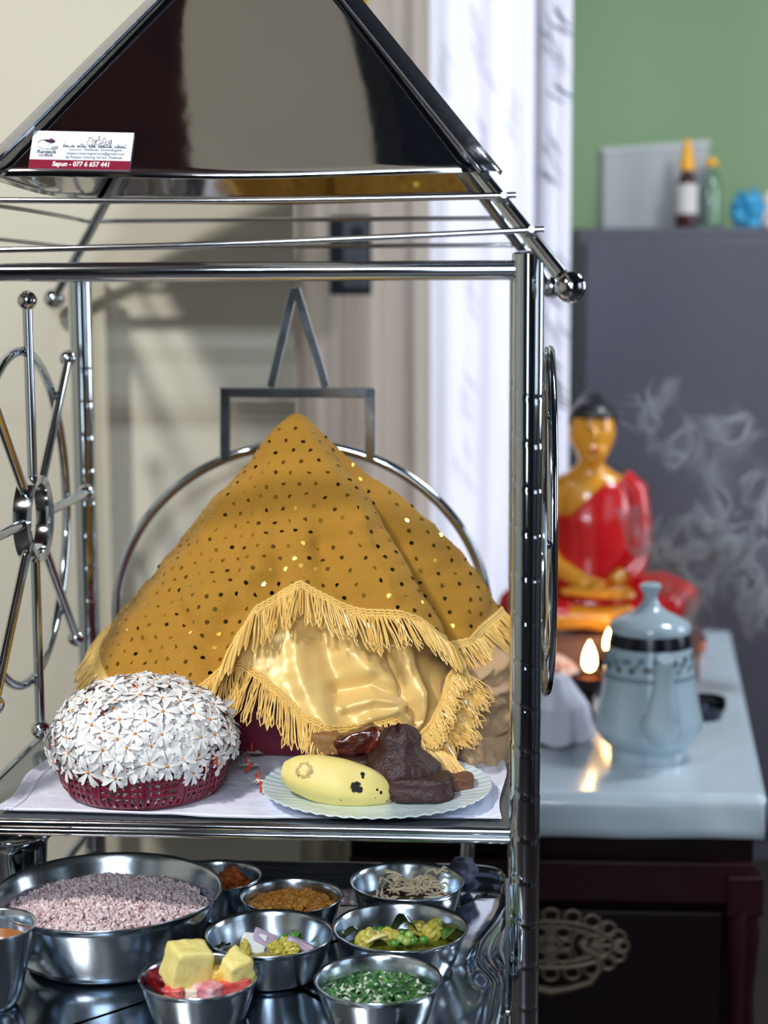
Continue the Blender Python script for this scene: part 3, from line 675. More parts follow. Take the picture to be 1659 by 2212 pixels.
# wheel panels on both sides
def wheel(uc, zc, vc, ring_off, ball_r=.0118):
    rg = [W(uc + ring_off, vc + .2 * cos(a_), zc + .2 * sin(a_)) for a_ in np.linspace(0, 2 * pi, 96, endpoint=False)]
    wh = MB().tube(rg, .0062, 14, closed=True).build('wheel_ring', steel, rack)
    MB().lathe(W(uc, vc, zc), [(.042, -.009), (.052, -.011), (.053, 0), (.052, .011), (.042, .009), (.041, 0)], 56, A=(EY, EZ, EX), closed=True).build('hub', steel, wh)
    for i in range(8):
        a_ = i * pi / 4; d_ = np.array(EY) * cos(a_) + EZ * sin(a_); c0 = W(uc, vc, zc)
        MB().tube([c0 + d_ * .048, c0 + d_ * .252], .0060, 14).build('spoke', steel, wh)
        MB().sphere(c0 + d_ * .260, ball_r, 22, 14).build('spoke_ball', MATS['ball_steel'], wh)
hc = uvz(RP(73, 1120, .3)); print('hub', hc)
wheel(hc[0], hc[2], .3, -.012)
wheel(.008, hc[2], .3, .021, .0105)
satin_steel = mat('satin_tube_steel', (.50, .53, .57), .16, 1.0, bump=(60, .1, .002))
# dome, box and spire outline at the back
dc = RP(650, 1335, D); sD = pxscale(dc); r0 = 404 * sD
pts = []
zl = ZS
pts.append(dc - EX * r0 + EZ * (zl - dc[2])); pts.append(dc - EX * r0 + EZ * (zl - dc[2]) * .5)
for a_ in np.linspace(pi, 0, 60): pts.append(dc + EX * r0 * cos(a_) + EZ * r0 * .93 * sin(a_))
pts.append(dc + EX * r0 + EZ * (zl - dc[2]) * .5); pts.append(dc + EX * r0 + EZ * (zl - dc[2]))
em = MB().tube(pts, .0070, 16).build('dome_outline', steel, rack)
bp = [RP(487, 985, D), RP(487, 848, D), RP(800, 848, D), RP(800, 985, D)]
for a, b in zip(bp[:-1], bp[1:]):
    d_ = (b - a) / np.linalg.norm(b - a); s_ = np.cross(d_, EY)
    MB().box((a + b) / 2, (np.linalg.norm(b - a) / 2 + .0069, .0069, .0069), (d_, EY, s_)).build('box_outline', satin_steel, rack, smooth=False, bevel=.0015)
for x0 in (585, 704):
    a = RP(x0, 836, D); b = RP(637 + (x0 - 644) * .03, 622, D); d_ = (b - a) / np.linalg.norm(b - a); s_ = np.cross(d_, EY)
    MB().box((a + b) / 2, (np.linalg.norm(b - a) / 2, .0055, .0055), (d_, EY, s_)).build('spire_outline', satin_steel, rack, smooth=False, bevel=.0012)

# ------------------------------------------------------------------ business card on the roof
n_, a1, a2, ap = PN['front']
def onroof(x, y, off=.0022):
    d = ray(x, y); t_ = ((a1 - CAM) @ n_) / (d @ n_); return CAM + d * t_ + n_ * off
TLc, TRc, BRc, BLc = onroof(74, 286), onroof(291, 291), onroof(280, 372), onroof(62, 368)
card = thing('business_card', (BLc + BRc) / 2, 'white and maroon printed card stuck at the lower left of the steel roof', 'card')
def cp(s, t, off=0): return (BLc * (1 - s) + BRc * s) * (1 - t) + (TLc * (1 - s) + TRc * s) * t + n_ * off
MB().prism([cp(0, 0), cp(1, 0), cp(1, 1), cp(0, 1)], n_ * .0005).build('card_paper', mat('card_white', srgb(222, 232, 242), .4), card, smooth=False)
cmar = mat('card_maroon', srgb(122, 8, 44), .4)
MB().prism([cp(0, 0, .0006), cp(1, 0, .0006), cp(1, .24, .0006), cp(0, .24, .0006)], n_ * .0002).build('maroon_band', cmar, card, smooth=False)
cwid = np.linalg.norm(BRc - BLc); chei = np.linalg.norm(TLc - BLc)
cx_ = (BRc - BLc) / cwid; cy_ = np.cross(n_, cx_); cy_ = cy_ if cy_[2] > 0 else -cy_
def text(s, x, y, size, m_, bold=0.0, name='printed_line', width=None):
    cu = bpy.data.curves.new('t', 'FONT'); cu.body = s; cu.size = 1; cu.extrude = .0; cu.offset = bold; cu.align_x = 'LEFT'
    o = bpy.data.objects.new('t', cu); COL.objects.link(o); bpy.context.view_layer.update()
    me = bpy.data.meshes.new_from_object(o.evaluated_get(bpy.context.evaluated_depsgraph_get())); bpy.data.objects.remove(o)
    V = np.array([v.co for v in me.vertices]); f = [tuple(p.vertices) for p in me.polygons]
    wv = V[:, 0].max() - V[:, 0].min(); sx_ = size if width is None else width * cwid / wv
    base = cp(x, y, .0010)
    Pn = base + np.outer((V[:, 0] - V[:, 0].min()) * sx_, cx_) + np.outer(V[:, 1] * size, cy_)
    mb = MB(); mb.add(Pn, f); return mb.build(name, m_, card, smooth=False)
ink = mat('card_ink_grey', srgb(74, 86, 92), .5); inkb = mat('card_ink_teal', srgb(10, 60, 76), .5); inkm = mat('card_ink_maroon', srgb(96, 40, 70), .5); white = mat('card_ink_white', srgb(240, 236, 236), .5)
text('Sapun - 077 6 657 441', .235, .075, .0088, white, .02, width=.56)
text('Ranjaya', .065, .40, .0070, ink, .02, width=.19)
text('CATERING', .085, .315, .0040, inkm, .02, width=.145)
text('Isuruvri, Thelikada, Ginimellagaha', .385, .485, .0046, ink, 0, width=.52)
text('ranjaya.cateringservice@gmail.com', .355, .385, .0050, ink, 0, width=.58)
text('Ranjaya Catering Service Thelikada', .405, .285, .0050, ink, 0, width=.51)
MB().prism([cp(.362, .28, .0008), cp(.39, .28, .0008), cp(.39, .345, .0008), cp(.362, .345, .0008)], n_ * .0001).build('web_icon', mat('icon_blue', srgb(30, 70, 150), .5), card, smooth=False)
text('f', .372, .285, .0050, white, .02)
def stroke(pts, r, m_, name):
    mb = MB()
    for pl in pts: mb.tube([cp(x, y, .0009) for x, y in pl], r, 6, flat=.4)
    return mb
def arc(cx, cy, rx, ry, a0, a1, n=14): return [(cx + rx * cos(radians(a)), cy + ry * sin(radians(a))) for a in np.linspace(a0, a1, n)]
g = []   # large outlined headline
x = .545; g += [arc(x + .022, .70, .018, .07, 60, 330), arc(x + .030, .80, .016, .04, -30, 200)]
x = .60; g += [arc(x + .014, .74, .014, .045, 0, 360), arc(x + .014, .68, .020, .05, 180, 370), [(x + .034, .68), (x + .038, .79)], arc(x + .05, .73, .014, .055, 180, 20), arc(x + .055, .70, .018, .06, 200, 350)]
g += [arc(x + .062, .86, .010, .025, 0, 300), [(x + .062, .84), (x + .068, .77)]]
x = .685; g += [arc(x + .012, .73, .012, .045, 0, 360), arc(x + .020, .69, .026, .055, 170, 400), arc(x + .028, .79, .014, .04, -60, 160)]
x = .735; g += [arc(x + .012, .70, .014, .06, 70, 300), arc(x + .036, .70, .014, .06, 120, 360), arc(x + .040, .74, .010, .04, 0, 330), [(x + .050, .65), (x + .052, .80)]]
stroke(g, .00032, inkm, 'h').build('headline_script', inkm, card)
g = []; rg_ = random.Random(2); x = .315
for wlen in (5, 4, 3, 6, 5):
    for i in range(wlen):
        g += [arc(x + .010, .605, .009, .026, rg_.choice((0, 90, 200)), rg_.choice((300, 420)), 9), arc(x + .014, .60, .007, .022, 150, rg_.choice((330, 380)), 7)]
        if rg_.random() < .4: g.append(arc(x + .012, .645, .008, .018, 0, 180, 6))
        x += .0235
    x += .022
stroke(g, .00036, inkb, 's').build('subtitle_script', inkb, card)
# emblem: a dish with a leaf shaped flame and a fork
lg = MB(); lg.tube([cp(a, b, .0009) for a, b in arc(.145, .66, .085, .10, 175, 60, 16)], [.0003 + .0005 * q / 15 for q in range(16)], 6, flat=.4)
lf = [(.185, .80), (.215, .76), (.235, .73), (.225, .69), (.195, .66), (.175, .70)]; lg.prism([cp(a, b, .0008) for a, b in lf], n_ * .0002)
lf = [(.12, .735), (.16, .77), (.178, .765), (.18, .70), (.165, .685), (.14, .71)]; lg.prism([cp(a, b, .0008) for a, b in lf], n_ * .0002)
lg.tube([cp(a, b, .0009) for a, b in ((.17, .84), (.178, .78), (.188, .74), (.178, .68), (.17, .62))], [.0001, .0003, .0005, .0003, .0001], 6, flat=.4)
lg.build('emblem_dish', mat('card_ink_plum', srgb(58, 20, 48), .5), card)
lg = MB(); lg.tube([cp(a, b, .0009) for a, b in arc(.15, .62, .088, .10, 185, 275, 14) + [(.19, .515), (.21, .52)]], [.0004 + .0004 * q / 15 for q in range(16)], 6, flat=.4)
lg.prism([cp(a, b, .0008) for a, b in ((.20, .50), (.20, .56), (.225, .585), (.27, .60), (.265, .53), (.235, .48))], n_ * .0002)
lg.build('emblem_fork', mat('card_ink_light', srgb(140, 152, 158), .5), card)
# ================================================================== draped cloths (parametric surface over the casket)
APX = RP(641, 894, .33)
def interp_per(th, xs, ys): return np.interp(th, xs, ys)
class Drape:
    def __init__(s, apex, th_k, beta, extra, ridges, e=.010, rippl=(0, 0)):
        s.apex = apex; s.th_k = th_k; s.beta = beta; s.extra = extra; s.ridges = ridges; s.e = e; s.rip = rippl
    def base(s, th, rho):
        th = np.asarray(th, float); rho = np.asarray(rho, float); be = np.radians(np.interp(th, s.th_k, s.beta)); tr = np.radians(th)
        h = np.cos(be) * (np.sqrt(rho ** 2 + s.e ** 2) - s.e); r = rho * np.sin(be) * (1 + s.extra(th, rho))
        return s.apex + (r * np.sin(tr))[..., None] * EX - (r * np.cos(tr))[..., None] * EY - h[..., None] * EZ
    def at(s, th, rho):
        P = s.base(th, rho); th = np.asarray(th, float); rho = np.asarray(rho, float); q = proj(P); tr = np.radians(th)
        n_ = np.sin(tr)[..., None] * EX - np.cos(tr)[..., None] * EY + .35 * EZ; disp = np.zeros(th.shape)
        front = np.abs(th) < 118
        for (pl, amp, wl, wr) in s.ridges:
            pl = np.asarray(pl, float); best = np.full(th.shape, 1e9); side = np.zeros(th.shape)
            for a, b in zip(pl[:-1], pl[1:]):
                d = b - a; L2 = d @ d; t = np.clip(((q - a) @ d) / L2, 0, 1); v = q - (a + t[..., None] * d); dd = np.hypot(v[..., 0], v[..., 1])
                m_ = dd < best; best = np.where(m_, dd, best); side = np.where(m_, d[0] * v[..., 1] - d[1] * v[..., 0], side)
            wdt = np.where(side > 0, wl, wr)
            disp += np.where(front, amp * np.exp(-(best / wdt) ** 2), 0)
        disp += s.noise(q) + s.rip[0] * np.sin(np.radians(th) * s.rip[1] + 6 * rho) * np.minimum(rho / .2, 1)
        disp = disp * np.clip(rho / .16, 0, 1) ** 1.3; return P + n_ * disp[..., None]
    def noise(s, q):
        x = q[..., 0]; y = q[..., 1]
        return .0025 * (np.sin(x / 31 + y / 47 + 1) * np.sin(y / 58 - x / 90) + .7 * np.sin(x / 19 - y / 33) * np.sin(y / 27 + x / 70 + 2) + .35 * np.sin(x / 11 + y / 16) * np.sin(y / 13 - x / 21))
    def inv(s, pts, tr=(-118, 118), rr=(.02, .62)):
        T, R = np.meshgrid(np.linspace(*tr, 473), np.linspace(*rr, 500), indexing='ij'); Q = proj(s.base(T, R)); out = []
        for p in pts:
            i = np.argmin(((Q - np.array(p)) ** 2).sum(-1)); out.append((T.flat[i], R.flat[i]))
        return out
    def surf(s, th_hem, rho_hem, t0=0.0, nth=560, nt=190, th0=-180, th1=180):
        TH = np.linspace(th0, th1, nth); T = np.linspace(t0, 1, nt); RH = np.interp(TH, th_hem, rho_hem)
        G1, G2 = np.meshgrid(TH, T, indexing='ij'); return s.at(G1, G2 * RH[:, None]), TH, RH
def exr(th, rho): return .20 * np.exp(-((rho - .15) / .12) ** 2) * np.clip((th - 45) / 35, 0, 1) - .05 * np.clip(rho / .4, 0, 1) * np.clip((-th - 45) / 40, 0, 1)
outer = Drape(APX, [-180, -120, -90, -60, -20, 0, 25, 42, 62, 90, 130, 180], [33, 35, 42.5, 40, 32, 31, 33.5, 37.5, 35.5, 45, 38, 33], exr, [
    ([(645, 905), (700, 985), (775, 1115), (845, 1250), (925, 1392)], .030, 85, 20),
    ([(695, 915), (790, 1060), (870, 1210), (955, 1370)], -.014, 30, 45),
    ([(615, 920), (590, 1040), (565, 1180), (520, 1400)], .008, 22, 50),
    ([(640, 1030), (645, 1150), (650, 1260)], .006, 50, 50),
    ([(610, 1100), (606, 1290)], -.004, 30, 30),
    ([(360, 1310), (410, 1350), (470, 1440)], -.009, 36, 36),
    ([(330, 1350), (420, 1290), (500, 1270)], .006, 34, 34),
    ([(370, 1420), (450, 1340), (560, 1230)], .009, 30, 30),
    ([(700, 1180), (770, 1320)], -.009, 35, 35),
    ([(980, 1200), (1030, 1300)], .005, 30, 30)], rippl=(.0012, 11))
hem_px = [(222, 1470), (262, 1500), (330, 1506), (430, 1490), (500, 1405), (556, 1322), (608, 1284), (650, 1266), (700, 1292), (760, 1318), (830, 1336), (872, 1352), (915, 1392), (970, 1396), (1020, 1388), (1048, 1360), (1075, 1322)]
hi = sorted(outer.inv(hem_px)); hth = [h[0] for h in hi]; hrh = [h[1] for h in hi]; print('hem', [(round(a), round(b, 2)) for a, b in hi])
hk = [(a, b) for a, b in zip(hth, hrh) if a > -97]; HTH = [-180, -125, -100] + [a for a, b in hk] + [130, 180]; HRH = [.31, .32, .355] + [b for a, b in hk] + [.36, .34]
def rip_(TH, RH): return RH + .003 * np.sin(np.radians(TH) * 26) + .0015 * np.sin(np.radians(TH) * 61)
goldm = bpy.data.materials.new('gold_sequin_fabric'); goldm.use_nodes = True; nt = goldm.node_tree; B = nt.nodes['Principled BSDF']; N = nt.nodes.new; Lk = nt.links.new
B.inputs['Roughness'].default_value = .78; B.inputs['Sheen Weight'].default_value = .2; B.inputs['Sheen Tint'].default_value = (1, .8, .4, 1)
tc = N('ShaderNodeTexCoord'); vo = N('ShaderNodeTexVoronoi'); vo.inputs['Scale'].default_value = 330; Lk(tc.outputs['Object'], vo.inputs['Vector'])
ns = N('ShaderNodeTexNoise'); ns.inputs['Scale'].default_value = 700; Lk(tc.outputs['Object'], ns.inputs['Vector'])
mr = N('ShaderNodeMapRange'); mr.inputs[1].default_value = .12; mr.inputs[2].default_value = .06; Lk(vo.outputs['Distance'], mr.inputs[0])
sp_ = N('ShaderNodeSeparateColor'); Lk(vo.outputs['Color'], sp_.inputs[0]); th_ = N('ShaderNodeMath'); th_.operation = 'GREATER_THAN'; th_.inputs[1].default_value = .55; Lk(sp_.outputs[0], th_.inputs[0])
ml = N('ShaderNodeMath'); ml.operation = 'MULTIPLY'; Lk(mr.outputs[0], ml.inputs[0]); Lk(th_.outputs[0], ml.inputs[1])
cr = N('ShaderNodeMix'); cr.data_type = 'RGBA'; cr.inputs[6].default_value = (*srgb(192, 138, 34), 1); cr.inputs[7].default_value = (*srgb(255, 225, 130), 1); Lk(ml.outputs[0], cr.inputs[0])
c2 = N('ShaderNodeMix'); c2.data_type = 'RGBA'; c2.blend_type = 'MULTIPLY'; c2.inputs[0].default_value = .35; Lk(cr.outputs[2], c2.inputs[6]); Lk(ns.outputs['Fac'], c2.inputs[7]); Lk(c2.outputs[2], B.inputs['Base Color'])
Lk(ml.outputs[0], B.inputs['Metallic'])
bm_ = N('ShaderNodeBump'); bm_.inputs['Strength'].default_value = .8; bm_.inputs['Distance'].default_value = .0012; Lk(ns.outputs['Fac'], bm_.inputs['Height']); Lk(bm_.outputs[0], B.inputs['Normal'])
seq = mat('sequin_metal', srgb(215, 165, 70), .12, 1.0)
P, TH, RH = outer.surf(HTH, HRH); 
for i in range(len(TH)): pass
t = thing('sequined_cloth', W(-.27, .33, ZS), 'mustard gold sequined cloth with looped fringe draped into a peak over the casket', 'cloth')
mb = MB().grid(P)
# sequins on a hexagonal lattice over the unrolled cloth
rs_ = random.Random(11); sb = MB(); cnt = 0
RHf = lambda th: np.interp(th, HTH, HRH)
cone = .57
cand = []
st_ = .0175
for i in range(-60, 60):
    for j in range(0, 60):
        X = (i + (j % 2) * .5) * st_; Y = j * st_ * .86; rho = math.hypot(X, Y); thp = math.degrees(math.atan2(X, Y)) / cone
        if rho < .02 or abs(thp) > 178: continue
        if rho > RHf(thp) - .008: continue
        cand.append((thp + rs_.gauss(0, .35), rho + rs_.gauss(0, .0016)))
# second half: lattice covers |angle| < 90 in the unrolled plane, mirror for the rest
T1 = np.array([c_[0] for c_ in cand]); R1 = np.array([c_[1] for c_ in cand])
Pc = outer.at(T1, R1); Pa = outer.at(T1 + .6, R1); Pb = outer.at(T1, R1 + .003)
for p, a, b in zip(Pc, Pa, Pb):
    e1 = a - p; e2 = b - p; n_ = np.cross(e1, e2); n_ /= np.linalg.norm(n_) + 1e-12
    if n_[2] < 0: n_ = -n_
    n2 = n_ + np.array([rs_.gauss(0, .2), rs_.gauss(0, .2), rs_.gauss(0, .2)]); n2 /= np.linalg.norm(n2)
    x_ = np.cross(n2, (0, 0, 1)); x_ /= np.linalg.norm(x_); y_ = np.cross(n2, x_); r = .0027
    c_ = p + n_ * .0009; k = 10
    sb.add([c_ + r * (cos(q * 2 * pi / k) * x_ + sin(q * 2 * pi / k) * y_) for q in range(k)], [tuple(range(k))])
mb.build('cloth_sheet', goldm, t, solid=.0012)
tag(sb.build('sequins', seq, t, smooth=False), 'small round gold and dark reflecting sequins', kind='stuff')
fringem = mat('gold_fringe_thread', srgb(250, 216, 130), .38, 0.0, sheen=.4, island=srgb(232, 182, 84), coat=.2)
braidm = mat('gold_braid', srgb(244, 204, 116), .5, bump=(500, .8, .002))
def resample(P, step):
    P = np.asarray(P, float); d = np.r_[0, np.cumsum(np.linalg.norm(np.diff(P, axis=0), axis=1))]; n = max(2, int(d[-1] / step)); s_ = np.linspace(0, d[-1], n)
    return np.stack([np.interp(s_, d, P[:, i]) for i in range(3)], -1)
def fringe(path, outdir, length, parent, seed, step=.0030, rr=.00085, follow=.55, seg=9, floor=None, sway=.25, braid=True, braid_w=.0075):
    r = random.Random(seed); Pp = resample(path, step); mb = MB(); bb = MB(); n = len(Pp); ph = r.random() * 9
    for i in range(n):
        s_ = i / (n - 1); L = (length(s_) if callable(length) else length) * r.uniform(.72, 1.08); o = outdir(Pp[i], s_); tg = Pp[min(i + 1, n - 1)] - Pp[max(i - 1, 0)]; tg /= np.linalg.norm(tg) + 1e-9
        cl = sin(i * .21 + ph) + .6 * sin(i * .57 + ph * 2)
        sd = tg * (sway * .55 * cl + r.gauss(0, sway * .35)); d = o * follow - EZ * (1 - follow * .5) + sd; d /= np.linalg.norm(d)
        wdt = r.uniform(.0016, .0042); A1 = []; A2 = []; o2 = np.cross(tg, d); o2 /= np.linalg.norm(o2) + 1e-9; o2 = o2 if o2 @ o > 0 else -o2
        w1 = r.uniform(-1, 1); w2 = r.uniform(-1, 1); lift = r.uniform(.0004, .0042)
        for j in range(seg):
            q = j / (seg - 1); c_ = Pp[i] + d * L * q - EZ * L * .10 * q * q + o2 * (lift * sin(min(1, q * 3) * pi / 2)) + tg * (.0035 * sin(q * 5 + w1 * 3) * w2 * q)
            hw = wdt * (math.sin(min(1, q * 1.02) * pi) * .5 + q * .5) if q < .85 else wdt * math.sqrt(max(0, 1 - ((q - .85) / .15) ** 2)) * .93
            A1.append(c_ + tg * hw); A2.append(c_ - tg * hw + o2 * .0006)
        pts = A1 + A2[::-1][1:]
        if floor is not None:
            pts = [np.array([p[0], p[1], max(p[2], floor + .0008)]) for p in pts]
        mb.tube(pts, rr, 4, caps=False)
    mb.build('fringe', fringem, parent)['kind'] = 'stuff'
    if braid:
        for off, rad in ((0.0, .0022), (.45, .0018), (.9, .0022)):
            pts = []
            for i in range(n):
                o = outdir(Pp[i], i / (n - 1)); pts.append(Pp[i] - (o * .5 - EZ * .8) / .95 * braid_w * (off - .2) + o * .0012 + EZ * .0006 * sin(i * 2.4))
            bb.tube(pts, rad, 7, flat=.7)
        bb.build('braid', braidm, parent)
def od(dr):
    def f(p, s_):
        q = p - dr.apex; q = q * (1, 1, 0); return q / (np.linalg.norm(q) + 1e-9)
    return f
thh = np.linspace(-150, 150, 1200)
Ph = outer.at(thh, np.interp(thh, HTH, HRH)) 
def Lout(s_):
    th = -150 + 300 * s_; return np.interp(th, [-150, -60, -30, 0, 30, 60, 90, 150], [.035, .040, .050, .050, .045, .045, .048, .035])
fringe(Ph, od(outer), Lout, t, 21, follow=.62)

# under cloth: pale satin
satm = mat('pale_gold_satin', srgb(236, 200, 124), .34, .12, sheen=.3, bump=(900, .08, .0005))
inner = Drape(APX - EZ * .012, [-180, -120, -90, -60, -20, 0, 25, 50, 90, 130, 180], [30, 30, 32, 33, 31, 29, 29, 31, 34, 32, 30], lambda th, r: 0 * th, [
    ([(700, 1380), (728, 1470), (742, 1530)], -.009, 26, 26),
    ([(640, 1400), (655, 1480), (690, 1550)], .008, 26, 34),
    ([(760, 1400), (790, 1450), (850, 1500)], .011, 30, 40),
    ([(735, 1490), (800, 1478), (850, 1510)], -.008, 12, 16),
    ([(740, 1530), (800, 1512), (856, 1525)], .011, 14, 14),
    ([(790, 1555), (850, 1540), (880, 1558)], .008, 10, 10),
    ([(862, 1400), (880, 1470), (905, 1560)], .016, 16, 20),
    ([(835, 1410), (866, 1500), (893, 1560)], -.012, 10, 10),
    ([(918, 1430), (922, 1520), (915, 1590)], -.010, 12, 12),
    ([(945, 1440), (950, 1530)], .007, 16, 16)], rippl=(.0015, 9))
hem2 = [(470, 1440), (520, 1438), (560, 1462), (605, 1502), (660, 1552), (716, 1580), (780, 1572), (850, 1552), (905, 1600), (950, 1560), (985, 1500), (1040, 1440)]
h2 = sorted(inner.inv(hem2)); print('hem2', [(round(a), round(b, 2)) for a, b in h2])
H2T = [-180, -110] + [h[0] for h in h2] + [120, 180]; H2R = [.38, .37] + [h[1] for h in h2] + [.38, .38]
t2 = thing('satin_cloth', W(-.27, .32, ZS), 'pale gold satin cloth with fringe showing beneath the sequined cloth', 'cloth')
P2, _, _ = inner.surf(H2T, H2R, t0=.25, nth=620, nt=190)
MB().grid(P2).build('satin_sheet', satm, t2, solid=.001)
th2 = np.linspace(-118, 105, 1000); Ph2 = inner.at(th2, np.interp(th2, H2T, H2R))
def Lin(s_):
    th = -118 + 223 * s_; return np.interp(th, [-118, -60, -25, 0, 12, 25, 45, 105], [.03, .045, .052, .045, .030, .020, .045, .045])
fringe(Ph2, od(inner), Lin, t2, 33, follow=.5, floor=ZS + .004)
# hanging corner tassels of the satin, falling towards the plate
def pathpx(l, v): return [RP(x, y, vv) for (x, y), vv in zip(l, v)]
fr = lambda p, s_: -EY * .6 + EX * .8
fringe(pathpx([(905, 1598), (935, 1612), (960, 1625), (985, 1640)], [.155, .15, .145, .14]), lambda p, s_: (EX * .85 - EY * .4), lambda s_: .038 - .006 * s_, t2, 35, step=.0008, follow=.75, sway=.5, floor=ZS + .012, braid=False)
fringe(pathpx([(930, 1575), (958, 1530), (975, 1490), (985, 1440)], [.17, .18, .19, .2]), lambda p, s_: (EX * .9 - EY * .3), .050, t2, 36, step=.0010, follow=.8, sway=.6, floor=ZS + .012, braid=False)
fringe(pathpx([(905, 1596), (930, 1570), (955, 1520), (968, 1470), (990, 1440)], [.15, .16, .17, .18, .2]), lambda p, s_: (EX * .7 - EY * .6), .026, t2, 37, step=.0012, follow=.8, sway=.7, braid=True, braid_w=.006)

# ------------------------------------------------------------------ maroon cushion box under the cloths
leather = mat('maroon_leather', srgb(112, 22, 48), .38, bump=(160, .25, .0015), coat=.15)
vfront = ((CAM - O0) @ EY) + 0
fr0 = atz(590, 1648, ZS); vf = uvz(fr0)[1]; print('box front v', vf)
cu_ = -.262; cv_ = vf + .175; P = []
for h, s_ in ((0.001, .90), (.006, .965), (.02, .995), (.05, 1.0), (.08, .99), (.098, .965), (.108, .92), (.114, .80), (.116, .4), (.116, .01)):
    row = []
    for j in range(96):
        a_ = j * 2 * pi / 96; n_ = 4.0; ca, sa = cos(a_), sin(a_); q = (abs(ca) ** n_ + abs(sa) ** n_) ** (-1 / n_)
        row.append(W(cu_ + .235 * s_ * q * ca, cv_ + .172 * s_ * q * sa, ZS + .0015 + h * 1.0))
    P.append(row)
t = thing('cushioned_casket_base', W(cu_, cv_, ZS), 'maroon leather cushion base under the gold cloths', 'cushion')
MB().grid(np.array(P), cv=True).build('cushion_body', leather, t, angle=70)
for h in (.058,):
    MB().tube([W(cu_ + .237 * q * cos(a_), cv_ + .174 * q * sin(a_), ZS + h + .01 * sin(a_ * 3)) for a_ in np.arange(96) * 2 * pi / 96 for q in [(abs(cos(a_)) ** 4 + abs(sin(a_)) ** 4) ** -.25]], .0017, 8, closed=True).build('seam_piping', mat('dark_maroon_piping', srgb(78, 14, 34), .4), t)
# inner casket holding the peak up
MB().lathe(W(-.262 + .0, .33, ZS + .116), [(0, 0), (.075, 0), (.075, .05), (.06, .09), (.035, .14), (.02, .19), (.008, .235), (0, .24)], 40).build('relic_casket', mat('casket_gold', srgb(170, 130, 50), .3, 1.0))
tag(bpy.data.objects['relic_casket'], 'peaked casket hidden under the draped gold cloths', 'casket')

# ------------------------------------------------------------------ brown paper bag at the right
kraft = mat('kraft_paper', srgb(196, 164, 128), .75, var=(20, .4, srgb(168, 136, 104)))
c = RP(1062, 1560, .27); b = MB(); P = []
nu_, nv_ = 60, 44
base = atz(1075, 1655, ZS)
for i in range(nv_):
    t_ = i / (nv_ - 1); row = []
    for j in range(nu_):
        a_ = j * 2 * pi / nu_; ru = np.interp(t_, [0, .5, .9, 1], [.050, .056, .050, .012]); rv = ru * 1.5
        nn = mnoise.noise(Vector((cos(a_) * 2.2, sin(a_) * 2.2, t_ * 4))); n3 = mnoise.noise(Vector((cos(a_) * 6, sin(a_) * 6, t_ * 10 + 4)))
        f_ = 1 + .45 * abs(nn) + .22 * abs(n3) - .12
        row.append(base + EX * (-.020 + ru * f_ * cos(a_)) + EY * (.075 + rv * f_ * sin(a_)) + EZ * (.001 + .132 * t_ * (1 + .15 * nn)))
    P.append(row)
tag(b.grid(np.array(P), cv=True).build('paper_bag', kraft, angle=180), 'crumpled light brown paper bag between the gold fringe and the right post', 'bag')

# ------------------------------------------------------------------ white shelf cloth
clothm = mat('white_shelf_cloth', srgb(230, 232, 250), .85, bump=(28, .7, .007))
zc0 = ZS + .0016
def cw(x, y):
    q = mnoise.noise(Vector((x * 9, y * 9, 0))) * .5 + mnoise.noise(Vector((x * 22, y * 16, 3))) * .3
    return .0060 * max(0, q + .02) + .0010
Lc = [uvz(atz(0, 1700, ZS)), uvz(atz(90, 1618, ZS)), uvz(atz(180, 1500, ZS))]; print('cloth left', Lc)
P = []
for s_ in np.linspace(0, 1, 140):
    row = []
    for q in np.linspace(0, 1, 110):
        v = .010 + .56 * q ** 1.1; ul = np.interp(v, [0, .06, .2, .56], [-.565, -.56, -.557, -.562]) + .004 * sin(v * 30)
        ur = -.022 - .004 * sin(v * 25); u = ul + (ur - ul) * s_
        vv = v + (.010 * (1 - q) * sin(s_ * 7 + 1) if q < .3 else 0) * .6 + .006
        row.append(W(u, vv, zc0 + cw(u, v) + (.003 if q < .01 or s_ < .008 or s_ > .992 else 0)))
    P.append(row)
sc_ = MB().grid(np.array(P))
sco = thing('shelf_cloth', W(-.3, .3, ZS), 'white cotton cloth with hemmed edges spread on the stand shelf', 'cloth')
sc_.build('cloth_sheet', clothm, sco, angle=80)
P = np.array(P); MB().tube([p + EZ * .0006 for p in P[2:, 4]], .0008, 6).build('hem', clothm, sco)
MB().tube([p + EZ * .0006 for p in P[4, :]], .0008, 6).build('hem', clothm, sco)
ZK = ZS + .004

# ------------------------------------------------------------------ jasmine basket
bc = atz(311, 1704, ZK); ks = pxscale(bc); print('basket', bc, uvz(bc))
rb, rt_, hb = 163 * ks, 184 * ks, .052
bt = thing('plastic_basket', bc, 'round maroon perforated plastic basket heaped with white jasmine on the shelf', 'basket')
def brad(z): return rb + (rt_ - rb) * (z / hb) ** .6 if z > .006 else rb - .006 + z
mb = MB(); nth = 198; zl_ = [0.0, .002, .005, .012, .0155, .0195, .023, .027, .0305, .0345, .038, .042, hb]
ringsP = np.array([[bc + np.array([brad(z) * cos(a_), brad(z) * sin(a_), z]) for a_ in np.arange(nth) * 2 * pi / nth] for z in zl_])
V = ringsP.reshape(-1, 3); f = []
for i in range(len(zl_) - 1):
    for j in range(nth):
        hole = (i in (3 - 0, 5, 7, 9)) and (j % 3 != 0) or (i == 2 and j % 3 == 1) or (i == 3 and j % 3 == 1)
        hole = ((i in (3, 5, 7, 9)) and (j % 3 == 1 or j % 3 == 2) and (j // 3) % 11 != 0) or (i == 2 and j % 3 == 1)
        if not hole: f.append((i * nth + j, i * nth + (j + 1) % nth, (i + 1) * nth + (j + 1) % nth, (i + 1) * nth + j))
mb.add(V, f); mb.build('basket_wall', maroon, bt, solid=.0022)
